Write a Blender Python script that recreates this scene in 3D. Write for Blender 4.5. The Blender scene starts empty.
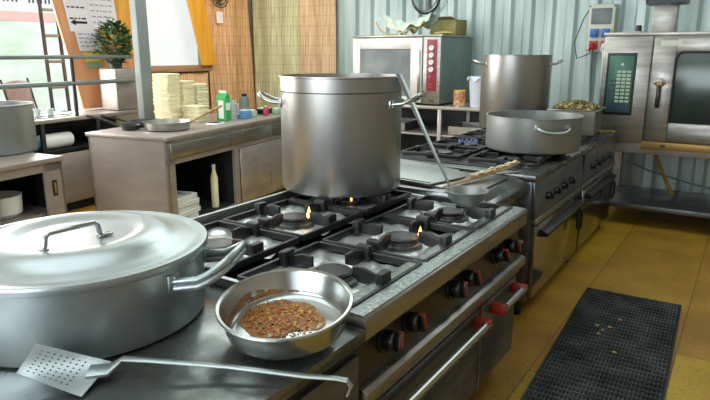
import bpy, bmesh, math, random
from mathutils import Vector, Matrix
R = math.radians
random.seed(7)
scene = bpy.context.scene
COL = scene.collection

# ------------------------------------------------------------------ materials
def lin(c):
    return tuple(((v/12.92) if v <= .04045 else ((v+.055)/1.055)**2.4) for v in c)
def hexc(h):
    h = h.lstrip('#'); return lin(tuple(int(h[i:i+2], 16)/255 for i in (0, 2, 4)))
def mat(name, col, rough=.5, metal=0., noise=None, nscale=8., stretch=(1, 1, 1), bump=0., bscale=60., emit=0., trans=0., alpha=1., rvar=0., spec=.5, bstretch=None):
    """noise = second colour mixed in by a noise texture"""
    m = bpy.data.materials.new(name); m.use_nodes = True
    nt = m.node_tree; b = nt.nodes['Principled BSDF']
    c1 = (*hexc(col), 1)
    b.inputs['Base Color'].default_value = c1
    b.inputs['Roughness'].default_value = rough
    b.inputs['Metallic'].default_value = metal
    b.inputs['Specular IOR Level'].default_value = spec
    b.inputs['Transmission Weight'].default_value = trans
    b.inputs['Alpha'].default_value = alpha
    if emit:
        b.inputs['Emission Color'].default_value = c1; b.inputs['Emission Strength'].default_value = emit
    tc = nt.nodes.new('ShaderNodeTexCoord')
    def nz(scale, st, detail=4):
        mp = nt.nodes.new('ShaderNodeMapping'); mp.inputs['Scale'].default_value = st
        n = nt.nodes.new('ShaderNodeTexNoise'); n.inputs['Scale'].default_value = scale; n.inputs['Detail'].default_value = detail
        nt.links.new(tc.outputs['Object'], mp.inputs['Vector']); nt.links.new(mp.outputs['Vector'], n.inputs['Vector'])
        return n
    n = nz(nscale, stretch)
    if noise:
        cr = nt.nodes.new('ShaderNodeValToRGB')
        cr.color_ramp.elements[0].position = .38; cr.color_ramp.elements[1].position = .64
        cr.color_ramp.elements[0].color = c1; cr.color_ramp.elements[1].color = (*hexc(noise), 1)
        nt.links.new(n.outputs['Fac'], cr.inputs['Fac']); nt.links.new(cr.outputs['Color'], b.inputs['Base Color'])
    if rvar:
        mr = nt.nodes.new('ShaderNodeMapRange'); mr.inputs['From Min'].default_value = .3; mr.inputs['From Max'].default_value = .7
        mr.inputs['To Min'].default_value = max(.03, rough-rvar); mr.inputs['To Max'].default_value = rough+rvar
        nt.links.new(n.outputs['Fac'], mr.inputs['Value']); nt.links.new(mr.outputs['Result'], b.inputs['Roughness'])
    if bump:
        n2 = nz(bscale, bstretch or (1, 1, 1), 3)
        bp = nt.nodes.new('ShaderNodeBump'); bp.inputs['Strength'].default_value = bump; bp.inputs['Distance'].default_value = .01
        nt.links.new(n2.outputs['Fac'], bp.inputs['Height']); nt.links.new(bp.outputs['Normal'], b.inputs['Normal'])
    return m

M = {}
M['steel'] = mat('brushed stainless steel', '#a5a29c', .34, .9, '#8b8984', 3, (1, 1, 6), .08, 90, rvar=.08, bstretch=(1, 1, 12))
M['steel_warm'] = mat('warm stainless steel sheet', '#aca39b', .42, .6, '#99908a', 2.5, (1, 1, 3), .05, 60, rvar=.1)
M['steel_front'] = mat('polished stainless steel front', '#74787a', .36, .8, '#606465', 4, (1, 1, 4), .04, 50, rvar=.08)
M['steel_pot'] = mat('stainless steel pot wall', '#afaeaa', .33, .9, '#989895', 3, (1, 1, .3), .04, 60, rvar=.07, bstretch=(6, 6, .3))
M['steel_green'] = mat('greyish steel side', '#7c8b86', .5, .45, '#6e7d79', 3)
M['steel_dirty'] = mat('worn steel cooktop', '#5c5e5e', .38, .8, '#2e2e2d', 9, (1, 1, 1), .35, 40, rvar=.14)
M['steel_pitted'] = mat('pitted wet steel rail', '#a3aaa7', .32, .85, '#838a89', 55, (1, 1, 1), .25, 170, rvar=.12)
M['steel_top'] = mat('smeared steel worktop', '#7f8482', .27, .85, '#5c605f', 6, (1, 1, 1), .06, 30, rvar=.12)
M['alu'] = mat('cast aluminium', '#b0b9ba', .34, .88, '#9fa8a9', 4, (1, 1, 1), .04, 30, rvar=.08)
M['alu_matt'] = mat('matt aluminium', '#a0a5a2', .45, .75, '#8c918f', 5, (1, 1, .3), .05, 60)
M['chrome'] = mat('bright steel', '#b2b5b2', .22, .95)
M['steel_bright'] = mat('bright matt steel door', '#d6d0cb', .42, .35, '#c6c1bd', 3)
M['panel_shaded'] = mat('shade darkened control panel', '#454442', .35, .7, '#35332f', 4)  # shadow of the overhanging rail is put into this darker colour
M['steel_mirror'] = mat('polished oven door', '#a5a49c', .14, .95, '#94938b', 3)
M['foil'] = mat('crumpled foil', '#e6ebe9', .34, .6, '#b9c0bf', 9, (1, 1, 1), .5, 26)
M['iron'] = mat('black cast iron', '#17191b', .42, .2, '#26282a', 12, (1, 1, 1), .2, 60)
M['burner'] = mat('burner cap metal', '#6a6b69', .45, .7, '#3c3d3c', 20)
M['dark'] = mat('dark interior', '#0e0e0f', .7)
M['darksteel'] = mat('dark steel', '#3a3d3e', .4, .8, '#2b2d2e', 5)
M['blackplastic'] = mat('black plastic', '#121212', .3)
M['red'] = mat('red plastic', '#96211e', .4)
M['redpanel'] = mat('dark red control panel', '#7e1f2c', .4)
M['white'] = mat('white plastic', '#d8dad6', .45)
M['cream'] = mat('cream polystyrene', '#e9e0bd', .6, 0, '#dccf9f', 20, bump=.1)
M['whitecloth'] = mat('white enamel', '#dfe0dc', .4)
M['blue'] = mat('blue plastic', '#2d63a8', .35)
M['green'] = mat('green carton', '#2f9a4c', .45)
M['clear'] = mat('cloudy plastic', '#b9c3bf', .25, alpha=.75)
M['orangewood'] = mat('orange painted plywood', '#d9996a', .6, 0, '#cc8656', 3, (1, 4, .4))
M['yellowwood'] = mat('yellow plywood', '#e0a02a', .55, 0, '#cd8b1e', 3, (4, 4, .4))
M['brownwood'] = mat('brown timber', '#b08460', .7, 0, '#93694a', 5, (3, .4, 3))
M['paper'] = mat('white paper', '#e6e2e8', .8)
M['ink'] = mat('grey ink', '#a5a2b2', .8)
M['blackink'] = mat('black ink', '#1c1b20', .8)
M['papertint'] = mat('yellow paper', '#dfc04c', .8)
M['papergreen'] = mat('green printed paper', '#8aa58a', .8)
M['postpaint'] = mat('grey painted steel post', '#6f7775', .55, .1, '#636b69', 3)
M['glass_dark'] = mat('dark oven glass', '#39433f', .16, .3, '#2c3532', 2)
M['glass_grey'] = mat('grey oven glass', '#5c6161', .45, .1, '#7d8180', 3)
M['screen'] = mat('green display foil', '#356b55', .3, 0, '#24523f', 6)
M['screen_dark'] = mat('dark blue keys', '#1c2c46', .4)
M['screen_key'] = mat('pale green keys', '#a9bda6', .4)
M['yellowlabel'] = mat('yellow label', '#d9b52c', .5)
M['brass'] = mat('brass coloured strip', '#9a7a42', .4, .5)
M['sticker'] = mat('grey white sticker', '#c2c4ba', .6)
M['leaf'] = mat('dark green leaf', '#22432a', .55, 0, '#3d5c2c', 9)
M['leaf2'] = mat('light green leaf', '#5d7a34', .55)
M['flower'] = mat('reddish dry flower', '#8a4a35', .6)
M['pot_plant'] = mat('dark green plastic pot', '#1f3528', .5)
M['woodhandle'] = mat('golden wooden handle', '#a07c48', .5, 0, '#7e5e36', 30)
M['food_red'] = mat('orange brown sauce', '#b0702c', .35, 0, '#8a5526', 45, bump=.6, bscale=90)
M['food_bit'] = mat('red meat scraps', '#a8401e', .4, 0, '#9a6a38', 60)
M['food_veg'] = mat('olive chopped vegetables', '#676033', .6, 0, '#523f20', 30)
M['food_golden'] = mat('golden fried crumbs', '#c2924a', .5)
M['food_veg2'] = mat('pale chopped vegetables', '#a08f55', .6)
M['cloth_a'] = mat('pale teal printed cloth', '#9fb8ae', .7, 0, '#c9c2ae', 9)
M['cloth_b'] = mat('orange brown printed cloth', '#b98a50', .7, 0, '#7f8a4c', 12)
M['card'] = mat('olive cardboard', '#6c7040', .7, 0, '#8a7a48', 6)
M['canlabel'] = mat('red and cream can label', '#a84a30', .45, 0, '#c9b97f', 28)
M['bucket'] = mat('pale lilac plastic', '#c2c6d4', .4)
M['rubber'] = mat('black rubber', '#0f1011', .45)
M['matbar'] = mat('grey wet ribs', '#626969', .35, .5, '#3a3f3f', 6)
M['hose'] = mat('yellow brown hose', '#a08038', .5)
M['canvas'] = mat('brown canvas', '#9c8a80', .8, 0, '#84736a', 4)
M['whitewall'] = mat('white painted outside wall', '#c4c6c6', .8, 0, '#a9bda6', 1.3, (1, 1, 2.4))
M['redstripe'] = mat('faded red stripe', '#c99a90', .7)
M['outground'] = mat('pale concrete', '#cfccc4', .8, 0, '#bdb9b0', 2)
M['tarp'] = mat('white tarpaulin', '#f4f4f2', .6)
_nt = M['tarp'].node_tree; _tr = _nt.nodes.new('ShaderNodeBsdfTranslucent'); _tr.inputs['Color'].default_value = (.95, .95, .95, 1); _mx = _nt.nodes.new('ShaderNodeMixShader'); _mx.inputs['Fac'].default_value = .65
_nt.links.new(_nt.nodes['Principled BSDF'].outputs['BSDF'], _mx.inputs[1]); _nt.links.new(_tr.outputs['BSDF'], _mx.inputs[2]); _nt.links.new(_mx.outputs['Shader'], _nt.nodes['Material Output'].inputs['Surface'])
M['ceil'] = mat('pale tent canvas', '#b9bdb6', .8, 0, '#a9ada8', 1)
M['beige'] = mat('beige plywood wall', '#9b9080', .75, 0, '#8a7f70', 1.5)
M['flame'] = mat('gas flame orange', '#ffb060', .5, emit=6)
M['blueflame'] = mat('gas flame blue', '#6a80c8', .5, emit=.15)
M['bluecloth'] = mat('blue plastic wrap', '#4f86b4', .5)
M['added_tube_white'] = mat('added lamp tube', '#f4fbff', .5, emit=3)
M['pink'] = mat('pink plastic', '#b23a5a', .4)

def bamboo(name, a, b, axis):
    m = bpy.data.materials.new(name); m.use_nodes = True; nt = m.node_tree; bs = nt.nodes['Principled BSDF']
    bs.inputs['Roughness'].default_value = .65
    tc = nt.nodes.new('ShaderNodeTexCoord')
    def mp(s):
        k = nt.nodes.new('ShaderNodeMapping'); k.inputs['Scale'].default_value = s
        nt.links.new(tc.outputs['Object'], k.inputs['Vector']); return k
    st = (1, 120, 2.5) if axis == 'y' else (120, 1, 2.5)
    n = nt.nodes.new('ShaderNodeTexNoise'); n.inputs['Scale'].default_value = 1.; n.inputs['Detail'].default_value = 2
    nt.links.new(mp(st).outputs['Vector'], n.inputs['Vector'])
    big = nt.nodes.new('ShaderNodeTexNoise'); big.inputs['Scale'].default_value = 1.6
    nt.links.new(tc.outputs['Object'], big.inputs['Vector'])
    w = nt.nodes.new('ShaderNodeTexWave'); w.wave_type = 'BANDS'; w.bands_direction = 'Z'; w.inputs['Scale'].default_value = 2.4; w.inputs['Distortion'].default_value = .4
    nt.links.new(tc.outputs['Object'], w.inputs['Vector'])
    cr = nt.nodes.new('ShaderNodeValToRGB'); cr.color_ramp.elements[0].position = .3; cr.color_ramp.elements[1].position = .68
    cr.color_ramp.elements[0].color = (*[v*.55 for v in hexc(a)], 1); cr.color_ramp.elements[1].color = (*hexc(b), 1)
    e = cr.color_ramp.elements.new(.5); e.color = (*hexc(a), 1)
    nt.links.new(n.outputs['Fac'], cr.inputs['Fac'])
    r2 = nt.nodes.new('ShaderNodeValToRGB'); r2.color_ramp.elements[0].position = 0; r2.color_ramp.elements[1].position = .06
    r2.color_ramp.elements[0].color = (.86, .83, .78, 1); r2.color_ramp.elements[1].color = (1, 1, 1, 1)
    nt.links.new(w.outputs['Fac'], r2.inputs['Fac'])
    mx = nt.nodes.new('ShaderNodeMixRGB'); mx.blend_type = 'MULTIPLY'; mx.inputs['Fac'].default_value = 1
    nt.links.new(cr.outputs['Color'], mx.inputs['Color1']); nt.links.new(r2.outputs['Color'], mx.inputs['Color2'])
    nt.links.new(mx.outputs['Color'], bs.inputs['Base Color'])
    bp = nt.nodes.new('ShaderNodeBump'); bp.inputs['Strength'].default_value = .5; bp.inputs['Distance'].default_value = .01
    nt.links.new(n.outputs['Fac'], bp.inputs['Height']); nt.links.new(bp.outputs['Normal'], bs.inputs['Normal'])
    return m
M['bamboo_y'] = bamboo('orange bamboo reed', '#d8a273', '#f0c898', 'y')
M['bamboo_x'] = bamboo('greenish bamboo reed', '#b9b58c', '#dcdcb6', 'x')
M['bamboo_x2'] = bamboo('brown bamboo reed', '#c0a07a', '#dcc09a', 'x')

def floor_mat():
    m = bpy.data.materials.new('yellow worn plywood floor'); m.use_nodes = True; nt = m.node_tree; bs = nt.nodes['Principled BSDF']
    tc = nt.nodes.new('ShaderNodeTexCoord')
    br = nt.nodes.new('ShaderNodeTexBrick'); br.inputs['Scale'].default_value = 1
    br.inputs['Brick Width'].default_value = 1.25; br.inputs['Row Height'].default_value = .62
    br.inputs['Mortar Size'].default_value = .005; br.inputs['Bias'].default_value = 0
    br.inputs['Color1'].default_value = (*hexc('#bd9a28'), 1); br.inputs['Color2'].default_value = (*hexc('#a57c30'), 1)
    br.inputs['Mortar'].default_value = (*hexc('#80642a'), 1)
    mp = nt.nodes.new('ShaderNodeMapping'); mp.inputs['Location'].default_value = (.35, .17, 0); mp.inputs['Rotation'].default_value = (0, 0, math.pi/2)
    nt.links.new(tc.outputs['Object'], mp.inputs['Vector']); nt.links.new(mp.outputs['Vector'], br.inputs['Vector'])
    n = nt.nodes.new('ShaderNodeTexNoise'); n.inputs['Scale'].default_value = 2.2; n.inputs['Detail'].default_value = 8
    nt.links.new(tc.outputs['Object'], n.inputs['Vector'])
    cr = nt.nodes.new('ShaderNodeValToRGB'); cr.color_ramp.elements[0].position = .35; cr.color_ramp.elements[1].position = .62
    cr.color_ramp.elements[0].color = (.62, .54, .42, 1); cr.color_ramp.elements[1].color = (1, 1, 1, 1)
    nt.links.new(n.outputs['Fac'], cr.inputs['Fac'])
    mx = nt.nodes.new('ShaderNodeMixRGB'); mx.blend_type = 'MULTIPLY'; mx.inputs['Fac'].default_value = .75
    nt.links.new(br.outputs['Color'], mx.inputs['Color1']); nt.links.new(cr.outputs['Color'], mx.inputs['Color2'])
    # speckles
    n2 = nt.nodes.new('ShaderNodeTexNoise'); n2.inputs['Scale'].default_value = 45; n2.inputs['Detail'].default_value = 2
    nt.links.new(tc.outputs['Object'], n2.inputs['Vector'])
    c2 = nt.nodes.new('ShaderNodeValToRGB'); c2.color_ramp.elements[0].position = .30; c2.color_ramp.elements[1].position = .42
    c2.color_ramp.elements[0].color = (.45, .35, .25, 1); c2.color_ramp.elements[1].color = (1, 1, 1, 1)
    nt.links.new(n2.outputs['Fac'], c2.inputs['Fac'])
    m2 = nt.nodes.new('ShaderNodeMixRGB'); m2.blend_type = 'MULTIPLY'; m2.inputs['Fac'].default_value = .8
    nt.links.new(mx.outputs['Color'], m2.inputs['Color1']); nt.links.new(c2.outputs['Color'], m2.inputs['Color2'])
    nt.links.new(m2.outputs['Color'], bs.inputs['Base Color'])
    bs.inputs['Roughness'].default_value = .42
    return m
M['floor'] = floor_mat()

def wall_mat():
    m = bpy.data.materials.new('pale mint corrugated sheet'); m.use_nodes = True; nt = m.node_tree; bs = nt.nodes['Principled BSDF']
    tc = nt.nodes.new('ShaderNodeTexCoord')
    mp = nt.nodes.new('ShaderNodeMapping'); mp.inputs['Scale'].default_value = (3, 1, .25)
    nt.links.new(tc.outputs['Object'], mp.inputs['Vector'])
    n = nt.nodes.new('ShaderNodeTexNoise'); n.inputs['Scale'].default_value = 2.; n.inputs['Detail'].default_value = 3
    nt.links.new(mp.outputs['Vector'], n.inputs['Vector'])
    cr = nt.nodes.new('ShaderNodeValToRGB'); cr.color_ramp.elements[0].position = .35; cr.color_ramp.elements[1].position = .62
    cr.color_ramp.elements[0].color = (*hexc('#94a9a6'), 1); cr.color_ramp.elements[1].color = (*hexc('#bccaca'), 1)
    nt.links.new(n.outputs['Fac'], cr.inputs['Fac'])
    nt.links.new(cr.outputs['Color'], bs.inputs['Base Color']); bs.inputs['Roughness'].default_value = .38; bs.inputs['Metallic'].default_value = .15
    return m
M['wall'] = wall_mat()

# ------------------------------------------------------------------ mesh builder
class MB:
    def __init__(s): s.bm = bmesh.new()
    def add(s, tmp, mtx=None):
        if mtx is not None: bmesh.ops.transform(tmp, matrix=mtx, verts=tmp.verts)
        me = bpy.data.meshes.new('t'); tmp.to_mesh(me); tmp.free(); s.bm.from_mesh(me); bpy.data.meshes.remove(me); return s
    def box(s, x0, x1, y0, y1, z0, z1, bev=0., m=None, seg=2):
        t = bmesh.new(); bmesh.ops.create_cube(t, size=1)
        for v in t.verts: v.co = Vector(((x0+x1)/2+v.co.x*(x1-x0), (y0+y1)/2+v.co.y*(y1-y0), (z0+z1)/2+v.co.z*(z1-z0)))
        if bev: bmesh.ops.bevel(t, geom=t.edges[:], offset=min(bev, .45*min(abs(x1-x0), abs(y1-y0), abs(z1-z0))), segments=seg, affect='EDGES', profile=.5)
        return s.add(t, m)
    def cyl(s, p0, p1, r, r2=None, seg=20, bev=0., m=None):
        p0 = Vector(p0); p1 = Vector(p1); d = p1-p0
        t = bmesh.new(); bmesh.ops.create_cone(t, cap_ends=True, segments=seg, radius1=r, radius2=r if r2 is None else r2, depth=d.length)
        if bev:
            es = [e for e in t.edges if abs(e.verts[0].co.z-e.verts[1].co.z) < 1e-6]
            bmesh.ops.bevel(t, geom=es, offset=bev, segments=2, affect='EDGES', profile=.5)
        q = Vector((0, 0, 1)).rotation_difference(d.normalized()).to_matrix().to_4x4()
        s.add(t, Matrix.Translation((p0+p1)/2) @ q)
        if m is not None: raise ValueError
        return s
    def sphere(s, c, r, sc=(1, 1, 1), seg=16, m=None):
        t = bmesh.new(); bmesh.ops.create_uvsphere(t, u_segments=seg, v_segments=seg//2+2, radius=r)
        for v in t.verts: v.co = Vector((c[0]+v.co.x*sc[0], c[1]+v.co.y*sc[1], c[2]+v.co.z*sc[2]))
        return s.add(t, m)
    def tube(s, pts, r, seg=10, closed=False, flat=None, radii=None):
        """swept round (or flattened) bar; flat=(a,b) half sizes"""
        pts = [Vector(p) for p in pts]; n = len(pts); t = bmesh.new(); rings = []
        tang = []
        for i in range(n):
            a = pts[(i-1) % n] if (closed or i > 0) else pts[i]
            b = pts[(i+1) % n] if (closed or i < n-1) else pts[i]
            tang.append((b-a).normalized())
        up = Vector((0, 0, 1)) if abs(tang[0].z) < .9 else Vector((1, 0, 0))
        nrm = (up - tang[0]*up.dot(tang[0])).normalized()
        for i in range(n):
            nrm = (nrm - tang[i]*nrm.dot(tang[i])).normalized(); bi = tang[i].cross(nrm)
            k = radii[i] if radii else 1.
            ring = []
            for j in range(seg):
                a = 2*math.pi*j/seg
                if flat: off = nrm*math.cos(a)*flat[0]*k*1.2 + bi*math.sin(a)*flat[1]*k*1.2
                else: off = (nrm*math.cos(a)+bi*math.sin(a))*r*k
                ring.append(t.verts.new(pts[i]+off))
            rings.append(ring)
        m = n if closed else n-1
        for i in range(m):
            A = rings[i]; B = rings[(i+1) % n]
            for j in range(seg): t.faces.new((A[j], A[(j+1) % seg], B[(j+1) % seg], B[j]))
        if not closed:
            t.faces.new(rings[0][::-1]); t.faces.new(rings[-1])
        return s.add(t)
    def lathe(s, prof, c=(0, 0, 0), seg=64, m=None):
        t = bmesh.new(); rings = []
        for (r, z) in prof:
            if r < 1e-5: rings.append([t.verts.new((0, 0, z))])
            else: rings.append([t.verts.new((r*math.cos(2*math.pi*j/seg), r*math.sin(2*math.pi*j/seg), z)) for j in range(seg)])
        for A, B in zip(rings, rings[1:]):
            for j in range(seg):
                k = (j+1) % seg
                if len(A) == 1 and len(B) == 1: continue
                if len(A) == 1: t.faces.new((A[0], B[j], B[k]))
                elif len(B) == 1: t.faces.new((A[j], A[k], B[0]))
                else: t.faces.new((A[j], A[k], B[k], B[j]))
        bmesh.ops.recalc_face_normals(t, faces=t.faces)
        mm = Matrix.Translation(c)
        return s.add(t, mm if m is None else m @ mm)
    def prism(s, poly, vec, m=None, bev=0.):
        """poly: 3D points, extruded along vec"""
        t = bmesh.new(); vs = [t.verts.new(p) for p in poly]; f = t.faces.new(vs)
        r = bmesh.ops.extrude_face_region(t, geom=[f]); vv = [g for g in r['geom'] if isinstance(g, bmesh.types.BMVert)]
        for v in vv: v.co += Vector(vec)
        bmesh.ops.recalc_face_normals(t, faces=t.faces)
        if bev: bmesh.ops.bevel(t, geom=t.edges[:], offset=bev, segments=2, affect='EDGES', profile=.5)
        return s.add(t, m)
    def grid(s, fn, nu, nv, m=None):
        t = bmesh.new(); g = [[t.verts.new(fn(i/nu, j/nv)) for j in range(nv+1)] for i in range(nu+1)]
        for i in range(nu):
            for j in range(nv): t.faces.new((g[i][j], g[i+1][j], g[i+1][j+1], g[i][j+1]))
        return s.add(t, m)
    def build(s, name, material, parent=None, smooth=True, label=None, solid=0.):
        me = bpy.data.meshes.new(name); s.bm.to_mesh(me); s.bm.free()
        me.materials.append(M[material] if isinstance(material, str) else material)
        if smooth:
            for p in me.polygons: p.use_smooth = True
            me.set_sharp_from_angle(angle=R(38))
        o = bpy.data.objects.new(name, me); COL.objects.link(o)
        if parent is not None: o.parent = parent
        if label: o['label'] = label
        if solid:
            md = o.modifiers.new('Solidify', 'SOLIDIFY'); md.thickness = solid; md.offset = 0
        return o

def thing(name, label, cat, loc=(0, 0, 0), rz=0., group=None):
    o = bpy.data.objects.new(name, None); COL.objects.link(o); o.empty_display_size = .1
    o.location = loc; o.rotation_euler = (0, 0, R(rz)); o['label'] = label; o['category'] = cat
    if group: o['group'] = group
    return o
def tag(o, label, cat, group=None, kind=None):
    o['label'] = label; o['category'] = cat
    if group: o['group'] = group
    if kind: o['kind'] = kind
    return o
def struct(o):
    o['kind'] = 'structure'; return o
def dup(root, loc=None, rz=None, label=None):
    r = root.copy(); COL.objects.link(r)
    if loc is not None: r.location = loc
    if rz is not None: r.rotation_euler = (0, 0, R(rz))
    if label: r['label'] = label
    for ch in list(root.children):
        c = ch.copy(); COL.objects.link(c); c.parent = r
        for g in list(ch.children):
            d = g.copy(); COL.objects.link(d); d.parent = c
    return r

# ------------------------------------------------------------------ the room
XL, XR, YB, YF, ZC = -6.4, 1.7, 7.0, -2.2, 2.95
struct(MB().box(XL-.1, XR+.1, YF-.1, YB+.1, -.1, 0).build('floor', 'floor', smooth=False))
# corrugated back wall : trapezoid ribs
def corrugated(x0, x1, y, z0, z1, pitch=.235, depth=.045):
    mb = MB(); t = bmesh.new(); x = x0; pts = []
    while x < x1:
        for dx, dy in ((0, 0), (.42, 0), (.54, -1), (.86, -1)): pts.append((x+dx*pitch, y+dy*depth))
        x += pitch
    pts.append((x, y))
    a = [t.verts.new((p[0], p[1], z0)) for p in pts]; b = [t.verts.new((p[0], p[1], z1)) for p in pts]
    for i in range(len(pts)-1): t.faces.new((a[i], a[i+1], b[i+1], b[i]))
    mb.add(t); mb.box(x0, x1, y+.002, y+.08, z0, z1); return mb
struct(corrugated(XL, XR, YB, 0, ZC).build('wall_back', 'wall', smooth=False))
w = MB()
w.box(XL-.1, XL, YF, 4.86, 0, .95); w.box(XL-.1, XL, 4.86, 5.95, 0, 1.44); w.box(XL-.1, XL, 5.95, YB, 0, ZC)
w.box(XL-.1, XL, YF, -.2, .95, ZC); w.box(XL-.1, XL, -.2, 5.95, 2.75, ZC)
struct(w.build('wall_left', 'beige', smooth=False))
struct(MB().box(XR, XR+.1, YF, YB, 0, ZC).build('wall_right', 'beige', smooth=False))
w = MB(); w.box(XL, XR, YF-.1, YF, 0, 1.0); w.box(XL, XR, YF-.1, YF, 2.5, ZC); w.box(XL, -4.5, YF-.1, YF, 1.0, 2.5); w.box(0.6, XR, YF-.1, YF, 1.0, 2.5); w.box(-2.2, -1.9, YF-.1, YF, 1.0, 2.5)
struct(w.build('wall_front', 'beige', smooth=False))
struct(MB().box(XL-.1, XR+.1, YF-.1, YB+.1, ZC, ZC+.1).build('ceiling', 'ceil', smooth=False))
# sill and slanting edge of the second opening
struct(MB().box(XL-.02, XL+.10, 4.80, 6.02, 1.36, 1.44, .01).build('trim_1', 'brownwood'))
# yellow slanting board at the far edge of the opening
o = MB().prism([(XL+.125, 5.80, 1.44), (XL+.125, 6.04, 1.44), (XL+.125, 5.78, 2.94), (XL+.125, 5.44, 2.94)], (.03, 0, 0)).build('board', 'yellowwood')
tag(o, 'narrow yellow plywood board slanting beside the bamboo screen', 'board')
# white tarpaulin in the second opening, a little set back
o = MB().grid(lambda u, v: (XL-.16+.02*math.sin(u*9), 4.7+u*1.4, -.02+v*2.8), 20, 8).build('tarpaulin', 'tarp')
tag(o, 'bright white tarpaulin filling the opening right of the grey post', 'tarpaulin')
M['tarp'].node_tree.nodes['Principled BSDF'].inputs['Subsurface Weight'].default_value = 0
M['tarp'].node_tree.nodes['Principled BSDF'].inputs['Transmission Weight'].default_value = 0

# bamboo screens
def screen_y(y0, y1, ytop1, z0, z1):
    def fn(u, v):
        yr = y1+(ytop1-y1)*v
        y = y0+(yr-y0)*u
        return (XL+.075+.018*math.sin(y*14)+.02*math.sin(y*5+1), y, z0+(z1-z0)*v)
    return MB().grid(fn, 70, 10)
o = screen_y(5.98, 6.9, 6.75, .55, 2.9).build('bamboo_screen', 'bamboo_y', solid=.012)
tag(o, 'orange lit bamboo reed screen hanging on the left wall near the corner', 'screen', 'bamboo reed screens')
o = MB().grid(lambda u, v: (XL+.05+.012*math.sin(u*20), 4.9+u*1.06, .005+v*1.33), 40, 4).build('bamboo_screen', 'bamboo_y', solid=.012)
tag(o, 'low brown orange bamboo screen under the tarpaulin opening', 'screen', 'bamboo reed screens')
def screen_x(x0, x1, y, ph, mt, label):
    def fn(u, v):
        x = x0+(x1-x0)*u
        return (x, y+.022*math.sin(x*17+ph), .5+2.4*v)
    o = MB().grid(fn, 60, 6).build('bamboo_screen', mt, solid=.012)
    tag(o, label, 'screen', 'bamboo reed screens')
screen_x(-6.3, -5.42, 6.88, 0, 'bamboo_x', 'greenish bamboo reed screen hanging in the far corner')
screen_x(-5.42, -4.82, 6.86, 2, 'bamboo_x2', 'brown folded bamboo screen beside the corrugated wall')

# grey tent post behind the island
p = thing('support_post', 'thick grey steel post standing behind the prep counter', 'post', (-5.55, 4.29, 0))
MB().box(-.05, .05, -.07, .07, .012, 2.94, .006).build('shaft', 'postpaint', p)
MB().box(-.10, .10, -.11, .11, 0, .012).build('base_plate', 'postpaint', p)

# ------------------------------------------------------------------ outdoors on the left
struct(MB().box(-14, XL-.1, -8, 16, -.12, -.02).build('ground', 'outground', smooth=False))
o = thing('marquee_wall', 'bright white outside wall with faded red stripe and dark lettering', 'wall', (-9.6, 5.5, 0))
MB().box(-.1, 0, -7, 7, -.02, 4.2).build('panel', 'whitewall', o, smooth=False)
MB().box(0, .006, -7, 7, 2.08, 2.22).build('stripe', 'redstripe', o, smooth=False)
lt = MB(); random.seed(3)
for k in range(9):
    y = -.75+k*.13; h = .17
    if k in (4,): continue
    lt.box(.0, .008, y, y+.022, 2.36, 2.36+h); lt.box(.0, .008, y+.06, y+.082, 2.36, 2.36+h)
    lt.box(.0, .008, y, y+.082, 2.36+(.07 if k % 2 else .15), 2.36+(.09 if k % 2 else .17))
lt.sphere((0.0, .62, 2.38), .09, (.1, 1.3, .35))
lt.build('lettering', 'blackink', o, smooth=False)

# ladder outside
l = thing('ladder', 'grey metal ladder leaning outside behind the pipe rails', 'ladder')
lr = MB()
A0, A1 = Vector((-7.0, 4.08, -.02)), Vector((-7.42, 4.30, 2.9)); B0, B1 = Vector((-7.0, 4.30, -.02)), Vector((-7.42, 4.50, 2.9))
MB().tube([A0, A1], .022, 8).build('rail', 'darksteel', l); MB().tube([B0, B1], .022, 8).build('rail', 'darksteel', l)
for k in range(9):
    t = .1+.105*k
    MB().tube([A0.lerp(A1, t), B0.lerp(B1, t)], .018, 8).build('rung', 'postpaint', l)
# canvas chair outside
c = thing('folding_chair', 'brown canvas folding chair standing outside in the light', 'chair', (-7.6, 4.32, -.02), -60)
MB().grid(lambda u, v: (-.26+u*.52, -.28-.06*v, .75+v*.5+.03*math.sin(u*3.14)), 8, 5).build('backrest', 'canvas', c, solid=.015)
MB().grid(lambda u, v: (-.26+u*.52, -.25+.5*v, .68-.04*math.sin(u*3.14)), 8, 5).build('seat', 'canvas', c, solid=.015)
for sx in (-.28, .28):
    MB().tube([(sx, -.36, 1.3), (sx, -.22, .65), (sx, .28, 0)], .013, 8).build('leg', 'darksteel', c)
    MB().tube([(sx, .26, .68), (sx, -.3, 0)], .013, 8).build('leg', 'darksteel', c)
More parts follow.
